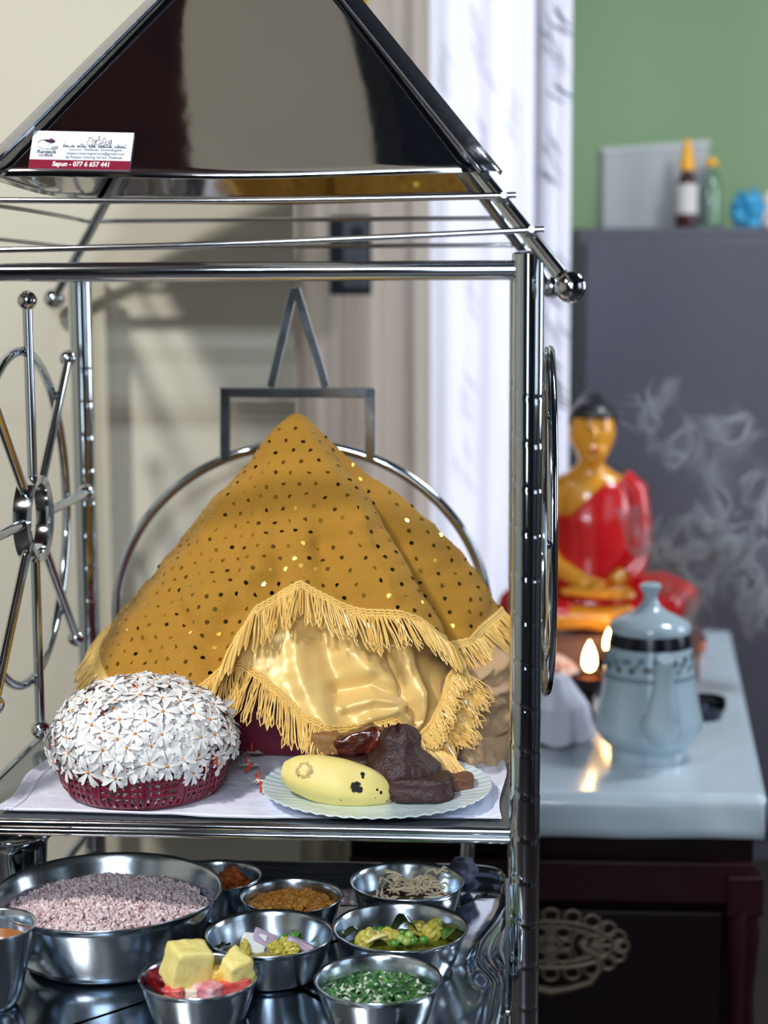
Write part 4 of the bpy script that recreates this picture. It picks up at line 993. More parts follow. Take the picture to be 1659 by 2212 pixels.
MB().tube([bc + np.array([(rt_ + .001) * cos(a_), (rt_ + .001) * sin(a_), hb]) for a_ in np.arange(90) * 2 * pi / 90], .0026, 10, closed=True).build('rim', maroon, bt)
MB().lathe(bc, [(0, .0015), (rb - .006, .0015), (rb - .006, .003), (0, .003)], 60).build('basket_floor', maroon, bt)
for i in range(12):
    a_ = i * 2 * pi / 12 + .13; MB().tube([bc + np.array([(brad(z) + .0012) * cos(a_), (brad(z) + .0012) * sin(a_), z]) for z in np.linspace(.004, hb, 8)], .0016, 8).build('rib', maroon, bt)
petm = mat('jasmine_petal', srgb(248, 247, 243), .55, sss=.15, island=srgb(236, 232, 233)); orm = mat('jasmine_orange', srgb(216, 138, 44), .5); orr = mat('fallen_floret', srgb(214, 66, 34), .5)
# heap that the flowers lie on
R1_, H1_ = .098, .066
dome_c = bc + EZ * (hb + .003)
mb = MB(); rr = random.Random(13)
mb.lathe(bc, [(0, .004), (rb - .010, .005), (rt_ - .008, hb - .004), (rt_ - .006, hb), (rt_ * .84, hb + .03), (rt_ * .62, hb + .048), (rt_ * .3, hb + .057), (0, hb + .06)], 60)
for i in range(900):
    a_ = rr.uniform(0, 2 * pi)
    if i < 500:
        z = rr.uniform(.006, hb - .004); p = bc + np.array([(brad(z) - .006) * cos(a_), (brad(z) - .006) * sin(a_), z])
    else:
        ph = math.acos(rr.uniform(0, 1)); p = dome_c + np.array([(R1_ - .008) * sin(ph) * cos(a_), (R1_ - .008) * sin(ph) * sin(a_), (H1_ - .006) * cos(ph)])
    mb.sphere(p, (.0052, .0034, .0016), 7, 5, R=randrot(rr), mi=0 if rr.random() < .93 else 1)
tag(mb.build('petal_heap', [petm, orr]), 'packed mass of jasmine petals filling the maroon basket', 'flowers', kind='stuff')
def flower_mesh(seed, ups=True):
    r = random.Random(seed); mb = MB(); n = 7 if seed % 2 else 6
    for k in range(n):
        a0 = k * 2 * pi / n + r.uniform(-.1, .1); L = .0125 * r.uniform(.88, 1.1); w_ = .0030 * r.uniform(.9, 1.2); cup_ = r.uniform(-.1, .5); tw = r.uniform(.2, .5)
        rows = []
        for t_ in np.linspace(0, 1, 8):
            wd = w_ * np.interp(t_, [0, .2, .5, .78, .92, 1], [.25, .5, .85, 1.12, 1.0, .62]); row = []
            for s_ in (-1, -.5, 0, .5, 1):
                x = .0012 + L * (t_ - (.15 * (1 - abs(s_)) if t_ > .98 else 0) - (.05 * (1 - abs(s_)) if .8 < t_ <= .98 else 0)); y = s_ * wd + .002 * tw * t_ * t_
                z = .0018 * sin(t_ * 2.4) * (1 - cup_) - .0035 * cup_ * t_ * t_ + s_ * .0012 * tw * 1.4 * t_ + .0005 * abs(s_)
                row.append((x * cos(a0) - y * sin(a0), x * sin(a0) + y * cos(a0), z))
            rows.append(row)
        mb.grid(np.array(rows), 0)
    mb.sphere((0, 0, .0006), (.0016, .0016, .0010), 10, 6, mi=1)
    mb.tube([(0, 0, .0003), (.0005, 0, -.004), (.0012, .0004, -.010)], [.0011, .0010, .0012], 7, mi=2)
    V = np.vstack(mb.v); me = bpy.data.meshes.new('jasmine_flower'); me.from_pydata(V.tolist(), [], mb.f)
    for M_ in (petm, orm, orr): me.materials.append(M_)
    me.polygons.foreach_set('material_index', mb.m); me.polygons.foreach_set('use_smooth', [True] * len(me.polygons)); me.update(); return me
fm = [flower_mesh(i) for i in range(6)]
rr = random.Random(17); placed = []
N_FL = 285; ga = pi * (3 - math.sqrt(5)); k = 0; idx = 0
camdir = np.array([CAM[0] - bc[0], CAM[1] - bc[1], 0]); camdir /= np.linalg.norm(camdir)
while len(placed) < N_FL and k < 9000:
    k += 1; ph = math.acos(rr.uniform(-.22, 1)); a_ = rr.uniform(0, 2 * pi); d_ = np.array([sin(ph) * cos(a_), sin(ph) * sin(a_), cos(ph)])
    p = dome_c + d_ * np.array([R1_, R1_, H1_])
    if d_ @ camdir < -.55 and rr.random() < .75: continue
    mn = min([np.linalg.norm(p - q) for q in placed], default=1)
    if mn < (.0135 if len(placed) < 115 else .0062): continue
    placed.append(p)
    n_ = d_ / np.array([R1_, R1_, H1_]); n_ /= np.linalg.norm(n_); n_ = n_ + np.array([rr.gauss(0, .17) for _ in range(3)]); n_ /= np.linalg.norm(n_)
    if rr.random() < .05: n_ = -n_ * .6 + np.array([rr.gauss(0, .5), rr.gauss(0, .5), .1]); n_ /= np.linalg.norm(n_)
    Q = Vector(n_).to_track_quat('Z', 'Y') @ Quaternion((0, 0, 1), rr.uniform(0, 2 * pi)); s_ = rr.uniform(1.05, 1.3); sink = .0035 if len(placed) <= 115 else -.0015
    o = bpy.data.objects.new('jasmine_flower', fm[len(placed) % 6]); COL.objects.link(o); o.matrix_world = Matrix.Translation(Vector(p + n_ * sink)) @ Q.to_matrix().to_4x4() @ Matrix.Scale(s_, 4)
    tag(o, 'white night jasmine flower with orange eye in the heap on the maroon basket', 'flower', 'jasmine flowers heaped on the basket')
print('flowers', len(placed))
for (x, y, lab) in ((532, 1665, 'fallen jasmine flower on the shelf cloth, nearest the maroon basket'), (560, 1700, 'fallen jasmine flower beside the plate rim, lying face down'), (545, 1640, 'fallen jasmine flower with its red stem standing up behind the others')):
    p = atz(x, y, ZK + .002); o = bpy.data.objects.new('jasmine_flower', fm[x % 6]); COL.objects.link(o)
    o.matrix_world = Matrix.Translation(Vector(p + EZ * .009)) @ Matrix.Rotation(radians(160 + x % 30), 4, Vector((1, .2, 0))) @ Matrix.Rotation(x, 4, 'Z'); tag(o, lab, 'flower', 'jasmine flowers fallen on the shelf cloth')
for i, (x0_, y0_, x1_, y1_, lab) in enumerate(((528, 1668, 545, 1645, 'orange red jasmine stem lying left in the little cluster beside the plate'), (556, 1692, 553, 1672, 'orange red jasmine stem standing middle in the little cluster beside the plate'), (563, 1712, 562, 1688, 'orange red jasmine stem nearest the plate rim'), (120, 1668, 132, 1655, 'orange red jasmine stem poking out at the left of the basket'))):
    a = atz(x0_, y0_, ZK + .003); b_ = a + (EX * (x1_ - x0_) * ks) + EZ * (y0_ - y1_) * ks; tag(MB().tube([a, (a + b_) / 2 + EX * .001, b_], [.0014, .0017, .0013], 8).build('fallen_floret', orr), lab, 'flower')
# ================================================================== plate, banana, sweets
plm = mat('white_milk_glass', srgb(214, 232, 240), .25, coat=.4, sss=.1)
pc = atz(815, 1696, ZK + .012); kp = pxscale(pc); rp_ = 247 * kp; pc = np.array([pc[0], pc[1], ZK]); nP = 220
def scal(a_, q): return 1 + (.011 * abs(sin(a_ * 26)) - .006) * q
rowsP = []
for r_, z_, q in ((0, .003, 0), (.45, .003, 0), (.62, .0042, .1), (.68, .006, .4), (.80, .0095, .8), (.93, .0125, 1), (1.0, .0150, 1.2), (1.005, .0140, 1.2), (.93, .0105, 1), (.78, .0065, .8), (.66, .003, .3), (.60, .0, 0), (.56, .0, 0), (.54, .0015, 0), (0, .0015, 0)):
    rowsP.append([pc + np.array([rp_ * r_ * scal(a_, q) * cos(a_), rp_ * r_ * scal(a_, q) * sin(a_), z_ + (.0006 * sin(a_ * 52) * q)]) for a_ in np.arange(nP) * 2 * pi / nP])
tag(MB().grid(np.array(rowsP), cv=True).build('plate', plm, angle=70), 'white fluted plate with scalloped rim holding the banana and dark sweets', 'plate')
ZP2 = ZK + .0045
bcn = atz(738, 1728, ZP2); vb = uvz(bcn)[1]
banm = bpy.data.materials.new('banana_peel'); banm.use_nodes = True; nt = banm.node_tree; B = nt.nodes['Principled BSDF']; N = nt.nodes.new; Lk = nt.links.new
B.inputs['Roughness'].default_value = .5; B.inputs['Subsurface Weight'].default_value = .1; B.inputs['Subsurface Scale'].default_value = .005
ax0 = [RP(x, y, vb + dv_) for x, y, dv_ in ((612, 1664, .004), (632, 1668, .003), (680, 1678, .0), (735, 1690, -.003), (790, 1702, .0), (828, 1712, .004), (848, 1717, .007), (857, 1719, .008))]
rad = [20, 38, 50, 53, 47, 34, 20, 14]
kb_ = pxscale(ax0[3]); axr = resample(ax0, .003); dsrc = np.r_[0, np.cumsum(np.linalg.norm(np.diff(np.array(ax0), axis=0), axis=1))]
# smooth the centre line so the fruit curves gently
axs = np.array(axr)
for _ in range(6): axs[1:-1] = (axs[:-2] + axs[1:-1] * 2 + axs[2:]) / 4
dd = np.linspace(0, dsrc[-1], len(axs)); rv = np.interp(dd, dsrc, rad) * kb_
for _ in range(3): rv[1:-1] = (rv[:-2] + rv[1:-1] * 2 + rv[2:]) / 4
lowest = min(axs[i][2] - rv[i] for i in range(len(axs)))
axs[:, 2] += 0
P = []
for i in range(len(axs)):
    T_ = axs[min(i + 1, len(axs) - 1)] - axs[max(i - 1, 0)]; T_ /= np.linalg.norm(T_); A1 = np.cross(T_, EZ); A1 /= np.linalg.norm(A1); A2 = np.cross(A1, T_)
    P.append([axs[i] + (A1 * cos(a_) + A2 * sin(a_)) * rv[i] * (1 + .035 * cos(5 * a_ + .6)) for a_ in np.arange(50) * 2 * pi / 50])
P = np.array([[axs[0]] * 50] + P + [[axs[-1]] * 50])
bo = np.array([bcn[0], bcn[1], ZP2])
def spotlist():
    out = []
    for (x, y, r, kind) in ((768, 1700, 13, 1), (776, 1706, 8, 1), (783, 1673, 6, 1), (784, 1678, 4, 1), (822, 1712, 5, 1), (815, 1706, 3, 1), (852, 1718, 17, 1), (810, 1722, 3, 1), (645, 1676, 3, 1), (700, 1738, 3, 1), (658, 1664, 19, 2), (668, 1668, 10, 3), (736, 1728, 2.5, 1), (835, 1730, 3, 1)):
        d = ray(x, y); best = None
        for k_ in range(400):
            Y = 1.60 + k_ * .001; p = CAM + d * (Y / d[1]); i = np.argmin(((axs - p) ** 2).sum(1))
            if np.linalg.norm(axs[i] - p) <= rv[i] * 1.0: best = p; break
        if best is not None: out.append((best - bo, r * kb_, kind))
    return out
tc = N('ShaderNodeTexCoord'); ns = N('ShaderNodeTexNoise'); ns.inputs['Scale'].default_value = 260; ns.inputs['Detail'].default_value = 4; Lk(tc.outputs['Object'], ns.inputs['Vector'])
n2 = N('ShaderNodeTexNoise'); n2.inputs['Scale'].default_value = 45; Lk(tc.outputs['Object'], n2.inputs['Vector'])
c0 = N('ShaderNodeMix'); c0.data_type = 'RGBA'; c0.inputs[6].default_value = (*srgb(246, 230, 152), 1); c0.inputs[7].default_value = (*srgb(232, 212, 124), 1); Lk(n2.outputs['Fac'], c0.inputs[0]); prev = c0.outputs[2]
for (p, r, kd) in spotlist():
    v_ = N('ShaderNodeVectorMath'); v_.operation = 'DISTANCE'; v_.inputs[1].default_value = p; Lk(tc.outputs['Object'], v_.inputs[0])
    a_ = N('ShaderNodeMath'); a_.operation = 'MULTIPLY_ADD'; a_.inputs[1].default_value = r * 1.1; Lk(ns.outputs['Fac'], a_.inputs[0]); Lk(v_.outputs['Value'], a_.inputs[2])
    m_ = N('ShaderNodeMapRange'); Lk(a_.outputs[0], m_.inputs[0])
    if kd == 2:
        s2 = N('ShaderNodeMath'); s2.operation = 'SUBTRACT'; s2.inputs[1].default_value = r * 1.35; Lk(a_.outputs[0], s2.inputs[0]); s3 = N('ShaderNodeMath'); s3.operation = 'ABSOLUTE'; Lk(s2.outputs[0], s3.inputs[0]); Lk(s3.outputs[0], m_.inputs[0]); m_.inputs[1].default_value = r * .30; m_.inputs[2].default_value = 0; m_.inputs[4].default_value = .75
    elif kd == 3: m_.inputs[1].default_value = r * 1.8; m_.inputs[2].default_value = r * .8; m_.inputs[4].default_value = .6
    else: m_.inputs[1].default_value = r * 1.6; m_.inputs[2].default_value = r * 1.35
    mx = N('ShaderNodeMix'); mx.data_type = 'RGBA'; Lk(m_.outputs[0], mx.inputs[0]); Lk(prev, mx.inputs[6]); mx.inputs[7].default_value = (*(srgb(22, 16, 14) if kd == 1 else srgb(138, 92, 40)), 1); prev = mx.outputs[2]
Lk(prev, B.inputs['Base Color'])
bn = thing('banana', bo, 'short plump yellow banana with black spots at the front of the plate', 'banana')
MB().grid(P, cv=True).build('peel', banm, bn)
tip = axs[-1]; MB().tube([tip - EX * .004, tip + EX * .001, tip + EX * .004], [12 * kb_, 13 * kb_, 9 * kb_], 14).build('blossom_end', mat('black_tip', srgb(24, 18, 16), .8, bump=(300, .8, .002)), bn)
choc = mat('dark_brown_cake', srgb(48, 24, 24), .5, bump=(150, .9, .003), var=(60, .6, srgb(72, 40, 38)))
# oil cake with knob
kc = atz(868, 1676, ZP2 + .018); k_ = pxscale(kc)
prof = [(0, -.014), (44, -.014), (70, -.009), (80, .001), (80, .011), (72, .020), (54, .026), (44, .032), (44, .041), (38, .050), (22, .056), (0, .058)]
P = []
for r_, z_ in prof:
    row = []
    for a_ in np.arange(60) * 2 * pi / 60:
        f_ = 1 + .10 * mnoise.noise(Vector((cos(a_) * 2, sin(a_) * 2, z_ * 60))) + .05 * mnoise.noise(Vector((cos(a_) * 7, sin(a_) * 7, z_ * 200)))
        row.append(kc + np.array([r_ * k_ * f_ * cos(a_) + (z_ - .02) * -.10, r_ * k_ * .95 * f_ * sin(a_), z_ * .98 * f_]))
    P.append(row)
tag(MB().grid(np.array(P), cv=True).build('oil_cake', choc, angle=80), 'dark brown knobbed oil cake on the block behind the banana', 'sweet')
kc2 = atz(905, 1735, ZP2); k_ = pxscale(kc2)
def lump(c, r, name, m_, label, cat, seed=1, rough=.3, R=None, nu=48, nv=32, group=None, rs=8, **kw):
    o = MB().sphere(c, r, nu, nv, rough=rough, seed=seed, R=R, rs=rs).build(name, m_, **kw); return tag(o, label, cat, group)
def chunk(c, h, name, m_, label, cat, seed=1, R=None, rough=.12, group=None, taper=.1, mi=None, expo=7):
    # rounded, irregular block
    n = 15; rr_ = random.Random(seed); mb = MB(); tp = [rr_.uniform(1 - taper, 1 + taper) for _ in range(8)]
    P = []; 
    for i, ph in enumerate(np.linspace(.001, pi - .001, n * 2)):
        row = []
        for a_ in np.arange(n * 3) * 2 * pi / (n * 3):
            d = np.array([sin(ph) * cos(a_), sin(ph) * sin(a_), cos(ph)]); s_ = (np.abs(d) ** expo).sum() ** (-1 / expo); q = d * s_
            q = q * (1 + (tp[0] - 1) * q[2] + (tp[1] - 1) * q[0]) ; q[0] += (tp[2] - 1) * q[2]; q[1] += (tp[3] - 1) * q[0]
            q = q * (1 + rough * mnoise.noise(Vector(q * 1.7) + Vector((seed, 0, 0))) + rough * .5 * mnoise.noise(Vector(q * 5) + Vector((seed, 5, 0))))
            row.append(q * h)
        P.append(row)
    P = np.array(P)
    if R is not None: P = P @ np.array(R).T
    o = mb.grid(P + np.asarray(c), cv=True).build(name, m_, angle=60); return tag(o, label, cat, group)
chunk(kc2 + EZ * .0135 + EY * .020, (.034, .024, .0135), 'sweet_block', choc, 'dark brown square sweet block at the right of the banana', 'sweet', 3, R=rotm((0, 0, 1), -.1), rough=.10)
datem = mat('date_skin', srgb(58, 20, 22), .16, coat=.5, var=(70, .6, srgb(104, 44, 28)), bump=(90, .5, .003))
p = RP(772, 1601, vb + .066); chunk(p + EZ * .0, (.026, .014, .013), 'date', datem, 'shiny dark red brown date lying behind the banana under the fringe', 'date', 8, R=rotm((0, 1, 0), -.32), rough=.14)
p = RP(818, 1606, vb + .055); chunk(p, (.009, .012, .016), 'date', mat('red_date_skin', srgb(92, 34, 22), .2, coat=.4, bump=(90, .5, .003)), 'smaller reddish date wedged between the big date and the knobbed oil cake', 'date', 9, R=rotm((0, 1, 0), .5), rough=.14)
tan = mat('tan_cake', srgb(150, 108, 60), .6, bump=(180, .6, .002))
p = RP(708, 1607, vb + .072); chunk(p, (.017, .012, .014), 'sweet_piece', tan, 'small tan sweet piece peeking out left of the date', 'sweet', 4)
p = RP(760, 1655, vb + .052); p[2] = ZP2 + .018; chunk(p, (.040, .022, .017), 'sweet_block', mat('dark_brown_cake', (0, 0, 0)), 'dark sweet block lying under the dates and behind the banana', 'sweet', 14, rough=.1)
p = atz(992, 1707, ZP2); chunk(p + EZ * .008, (.014, .014, .009), 'sweet_piece', mat('brown_crumb', srgb(112, 74, 56), .7, bump=(150, .8, .003)), 'crumbly brown sweet piece at the right rim of the plate', 'sweet', 6)

# ================================================================== tray and lower shelf
ZTR = atY(582, 2107, 1.745)[2]; print('tray z', ZTR, ZS - ZTR)
MB().prism([W(u0, 0, ZTR - .016), W(0, 0, ZTR - .016), W(0, .36, ZTR - .016), W(u0, .36, ZTR - .016)], (0, 0, .010)).build('lower_shelf_panel', tint, rack, smooth=False)
for a, b in (((0, 0), (u0, 0)), ((0, 0), (0, D)), ((u0, 0), (u0, D)), ((0, D), (u0, D))): bar('lower_shelf_rail', W(*a, ZTR - .022), W(*b, ZTR - .022), .006)
bar('brace_tube', RP(1012, 1800, .47), RP(1008, 1880, .47) , .0095)
rpx = [(1086, 1932), (1078, 1962), (1055, 2000), (1022, 2040), (1008, 2078), (1016, 2108), (1046, 2134), (1040, 2160), (1030, 2212)]
rp2 = [uvz(atz(x, y, ZTR + .004))[:2] for x, y in rpx]; print('tray right', [(round(a, 3), round(b, 3)) for a, b in rp2])
inn = [np.array(q) for q in rp2]; vv = inn[-1][1]
inn += [np.array([inn[-1][0] - .006, vv - .05]), np.array([inn[-1][0] + .012, vv - .085])]
vF = inn[-1][1] - .02; uL = -.538; vBk = inn[0][1] + .022
path = list(inn)
for q in np.linspace(0, 1, 14)[0:]: path.append(np.array([inn[-1][0] - .02 + (uL + .03 - inn[-1][0]) * q, vF - .010 * abs(sin(q * pi * 4))]))
for q in np.linspace(0.04, 1, 14): path.append(np.array([uL - .012 * abs(sin(q * pi * 3)), vF + .02 + (vBk - vF - .04) * q]))
for q in np.linspace(0.02, 1, 18): path.append(np.array([uL + .02 + (inn[0][0] - .03 - uL) * q, vBk + .004 * abs(sin(q * pi * 4))]))
path = np.array(path)
# resample closed path and smooth
cl = np.vstack([path, path[:1]]); d_ = np.r_[0, np.cumsum(np.linalg.norm(np.diff(cl, axis=0), axis=1))]; NT = 420; ss = np.linspace(0, d_[-1], NT, endpoint=False)
pp = np.stack([np.interp(ss, d_, cl[:, 0]), np.interp(ss, d_, cl[:, 1])], -1)
for _ in range(4): pp = (np.roll(pp, 1, 0) + 2 * pp + np.roll(pp, -1, 0)) / 4
tg = np.roll(pp, -1, 0) - np.roll(pp, 1, 0); tg /= np.linalg.norm(tg, axis=1)[:, None]; nr = np.stack([-tg[:, 1], tg[:, 0]], -1)
ctr = pp.mean(0); 
if ((pp - ctr) * nr).sum() < 0: nr = -nr
for _ in range(10): nr = (np.roll(nr, 1, 0) + nr + np.roll(nr, -1, 0)); nr /= np.linalg.norm(nr, axis=1)[:, None]
rings = []
base_c = pp
for off, z_ in ((-.05, .0), (-.012, .0), (-.003, .0008), (.002, .003), (.005, .007), (.009, .0105), (.012, .0115), (.015, .0095), (.0175, .0115), (.019, .0155), (.022, .0150), (.026, .0125), (.029, .0155), (.031, .019), (.034, .0195), (.037, .018), (.038, .016)):
    pos = pp + nr * off
    if off > 0: pos[:, 0] = np.minimum(pos[:, 0], -.0185)
    if off > 0:
        for _ in range(int(off * 500)): pos = (np.roll(pos, 1, 0) + 2 * pos + np.roll(pos, -1, 0)) / 4
    rings.append([W(a, b, ZTR + z_) for a, b in pos])
for s_ in (.7, .35, .02): rings.insert(0, [W(*(ctr + (np.array(q) - ctr) * s_), ZTR) for q in (pp - nr * .05)])
mb = MB(); mb.grid(np.array(rings), cv=True)
tr = thing('serving_tray', W(ctr[0], ctr[1], ZTR - .003), 'large polished steel tray with a wavy scalloped rim carrying the food bowls', 'tray')
mb.build('tray_body', traysteel, tr, angle=80, solid=.0014)
# hammered band along the back rim
bb = MB(); P = []
for s_ in np.linspace(uL + .05, inn[0][0] - .05, 160): P.append([W(s_, vBk - .062 + q * .055, ZTR + .0016 + .0012 * mnoise.noise(Vector((s_ * 160, q * 8, 1)))) for q in np.linspace(0, 1, 24)])
bb.grid(np.array(P)).build('embossed_band', mat('embossed_steel', (.62, .62, .72), .28, 1.0), tr)
lump(atz(1000, 1890, ZTR + .02) + EZ * .005, (.017, .02, .016), 'cloth_pad', mat('purple_grey_cloth', srgb(92, 94, 120), .8), 'small purple grey cloth pad behind the bowl of pale strips', 'cloth', 3, .25)

# ================================================================== bowls
def bowl(x, y, hw, h, label, base=.74, name='steel_bowl', flare=1.0, group=None, rim=.0016, mt=None):
    rc = atz(x, y, ZTR + h); k = pxscale(rc); R0 = hw * k; c = np.array([rc[0], rc[1], ZTR + .0008]); rb_ = R0 * base
    outp = [(0, 0), (rb_ * .9, 0), (rb_ * .97, .0015), (rb_ + .002, .005)]
    for q in np.linspace(.12, 1, 10): outp.append((rb_ + (R0 - .001 - rb_) * (q ** .75), h * q - .001))
    lip = [(R0 + .0006, h - .0008), (R0 + .0012, h + .0004), (R0 + .0006, h + .0016), (R0 - .0006, h + .0014), (R0 - .0018, h + .0002)]
    inp = [(max(0, a_ - .0016), b_ + .0014 if i < 4 else b_) for i, (a_, b_) in enumerate(outp)][::-1]
    o = MB().lathe(c, outp + lip + inp, 80).build(name, mt or bowlsteel, angle=70, origin=c); tag(o, label, 'bowl', group)
    def ir(z): return np.interp(z, [b_ for a_, b_ in outp[3:]], [a_ - .002 for a_, b_ in outp[3:]])
    return c, R0, h, ir, k
# rice bowl
c, R0, h, ir, k = bowl(232, 1925, 245, .074, 'large wide steel bowl filled with reddish rice', .72)
ricem = mat('red_rice_grain', srgb(250, 236, 240), .4, sss=.1, island=srgb(196, 156, 156)); rr = random.Random(6)
mb = MB(); zf = .052
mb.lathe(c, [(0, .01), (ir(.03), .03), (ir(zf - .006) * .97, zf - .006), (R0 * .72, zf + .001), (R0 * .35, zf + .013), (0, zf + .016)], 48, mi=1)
def hmound(q, a_): return zf - .004 + .018 * (1 - q ** 2.2) + .004 * mnoise.noise(Vector((q * 4 * cos(a_), q * 4 * sin(a_), 2)))
for i in range(4200):
    q = math.sqrt(rr.random()) * .955; a_ = rr.uniform(0, 2 * pi); p = c + np.array([R0 * .93 * q * cos(a_), R0 * .93 * q * sin(a_), hmound(q, a_) + rr.uniform(-.002, .003)])
    mb.sphere(p, (.0041, .0021, .0019), 8, 5, R=randrot(rr), mi=0)
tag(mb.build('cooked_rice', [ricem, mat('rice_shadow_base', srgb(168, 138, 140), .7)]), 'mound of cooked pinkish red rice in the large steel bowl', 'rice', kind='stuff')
# scoop of chilli paste
c, R0, h, ir, k = bowl(466, 1893, 98, .045, 'small steel bowl with dark red brown fried pieces right of the rice', .74)
friedm = mat('fried_red_brown', srgb(168, 84, 34), .35, bump=(140, .9, .003), var=(60, .9, srgb(70, 20, 12))); orange2 = mat('fried_orange', srgb(206, 140, 64), .4, bump=(140, .8, .003))
rr = random.Random(31)
for i, (dx, dy, dz_, s_) in enumerate(((.012, .0, .026, .013), (.028, -.006, .022, .012), (.022, .012, .030, .011), (.002, -.012, .020, .011), (.018, -.018, .019, .009), (-.012, .004, .02, .013), (.034, .012, .022, .008))):
    chunk(c + np.array([dx, dy, dz_ + .006]), (s_, s_ * .8, s_ * .75), 'fried_piece', orange2 if i in (3, 4) else friedm, 'dark red fried piece in the small bowl right of the rice', 'food', 40 + i, R=randrot(rr), rough=.5, group='fried pieces in the small bowl')
# orange relish
c, R0, h, ir, k = bowl(630, 1936, 110, .043, 'steel bowl of crumbly orange relish behind the onion bowl', .76)
dh = mat('orange_relish', srgb(228, 160, 70), .5, sss=.1, island=srgb(196, 122, 44)); mb = MB(); rr = random.Random(8)
mb.lathe(c, [(0, .006), (ir(.02), .02), (ir(.026) * .92, .025), (R0 * .5, .030), (0, .031)], 40)
for i in range(420):
    q = math.sqrt(rr.random()) * .82; a_ = rr.uniform(0, 2 * pi); mb.sphere(c + np.array([R0 * q * cos(a_), R0 * q * sin(a_), .024 + .013 * (1 - q * q) + .006 * mnoise.noise(Vector((q * 5 * cos(a_), q * 5 * sin(a_), 7)))]), (.0052, .0042, .0035), 9, 7, R=randrot(rr), rough=.5, seed=i)
tag(mb.build('relish', dh), 'crumbly orange yellow relish heaped in its steel bowl', 'food', kind='stuff')
# pale strips
c, R0, h, ir, k = bowl(880, 1905, 122, .045, 'steel bowl at the back right with pale strips and a dried chilli', .76)
mb = MB(); rr = random.Random(12); strm = mat('pale_strip', srgb(246, 232, 200), .5, island=srgb(222, 198, 160))
for i in range(95):
    a_ = rr.uniform(0, pi); q = math.sqrt(rr.random()) * .62; p = c + np.array([R0 * q * cos(rr.uniform(0, 2 * pi)) + .004, R0 * q * sin(rr.uniform(0, 2 * pi)), .033 + rr.random() * .012]); d = np.array([cos(a_), sin(a_) * .8, rr.uniform(-.25, .25)]) * rr.uniform(.006, .014)
    mb.tube([p - d, p + EZ * .002 + np.array([rr.gauss(0, .0015)] * 3), p + d], [.0010, .0015, .0010], 6)
tag(mb.build('strips', strm), 'tangle of pale cream strips in the back right bowl', 'food', kind='stuff')
mb = MB().lathe(c, [(0, .006), (ir(.015), .015), (ir(.02) * .95, .02), (0, .024)], 30); tag(mb.build('relish', mat('brown_relish', srgb(120, 92, 66), .6, bump=(200, .9, .003))), 'brown spicy base under the pale strips', 'food', kind='stuff')
p = c + np.array([-.030, -.004, .034]); tag(MB().tube([p + (-.004, 0, -.014), p + (-.003, 0, -.004), p + (.002, 0, .002), p + (.008, .0, .001), p + (.012, 0, -.004)], [.002, .005, .006, .005, .002], 12, flat=.6).build('dried_chilli', mat('dried_chilli_skin', srgb(66, 14, 18), .25, coat=.3, bump=(150, .6, .002))), 'curled dark dried chilli at the left of the pale strips', 'chilli')
for j, (dx, dy) in enumerate(((.026, -.012), (.004, -.022), (-.006, .006))): chunk(c + np.array([dx, dy, .028]), (.004, .003, .0028), 'chilli_flake', mat('dried_chilli_skin', (0, 0, 0)), ('dark chilli bit right of the pale strips', 'dark red chilli bit at the front of the pale strips', 'dark chilli bit in the middle of the pale strips')[j], 'chilli', j)
# pea and potato curry
c, R0, h, ir, k = bowl(865, 2004, 145, .046, 'steel bowl of green peas and yellow chunks in the middle right', .72)
potm = mat('curry_potato', srgb(196, 186, 84), .3, coat=.2, var=(70, .5, srgb(160, 146, 50)), bump=(120, .4, .002)); peam = mat('green_pea', srgb(84, 140, 56), .22, coat=.4); pea2 = mat('pale_pea', srgb(156, 186, 96), .25, coat=.3); leaf = mat('dark_curry_leaf', srgb(40, 52, 22), .35, coat=.3, bump=(120, .6, .002)); cash = mat('cashew', srgb(226, 212, 150), .35)
tag(MB().lathe(c, [(0, .005), (ir(.015), .015), (ir(.021) * .97, .021), (0, .022)], 36).build('curry_gravy', mat('green_gravy', srgb(92, 98, 30), .15, var=(60, .6, srgb(60, 70, 24)))), 'green yellow gravy in the pea bowl', 'gravy', kind='stuff')
rr = random.Random(3)
def bp_(x, y, z): p = atz(x, y, ZTR + z); return p
for i, (x, y, rx, ry, lab) in enumerate(((936, 2012, .016, .013, 'round yellow chunk at the right side of the pea bowl'), (846, 2022, .012, .010, 'yellow brown chunk in the centre of the pea bowl'), (902, 2006, .011, .010, 'olive chunk right of the dark leaf in the pea bowl'), (790, 2028, .013, .009, 'pale yellow chunk at the front left of the pea bowl'))):
    lump(bp_(x, y, .030), (rx, ry, ry * .8), 'potato_chunk', potm, lab, 'food', i + 2, .35, R=randrot(rr))
for i, (x, y) in enumerate(((868, 2015), (866, 2028), (884, 2020), (893, 2032), (878, 2034), (822, 2010), (806, 2012), (838, 2008), (852, 2038), (915, 2030))):
    lump(bp_(x, y, .031), (.0052, .0050, .0048), 'green_pea', (pea2 if i in (1, 2, 4) else peam), 'round green pea among the yellow chunks in the pea bowl', 'pea', i, .06, group='peas in the pea and potato bowl', nu=18, nv=12)
for i, (x, y, lab) in enumerate(((800, 2022, 'pale cashew half at the left of the pea bowl'), (815, 2028, 'second cashew half touching the yellow brown chunk in the pea bowl'))):
    p = bp_(x, y, .032); tag(MB().tube([p + np.array([-.011, 0, -.004]), p + np.array([-.004, 0, .001]), p + np.array([.004, .002, .003]), p + np.array([.010, .003, .003])], [.003, .0048, .0046, .0022], 12, flat=.6).build('cashew', cash), lab, 'nut')
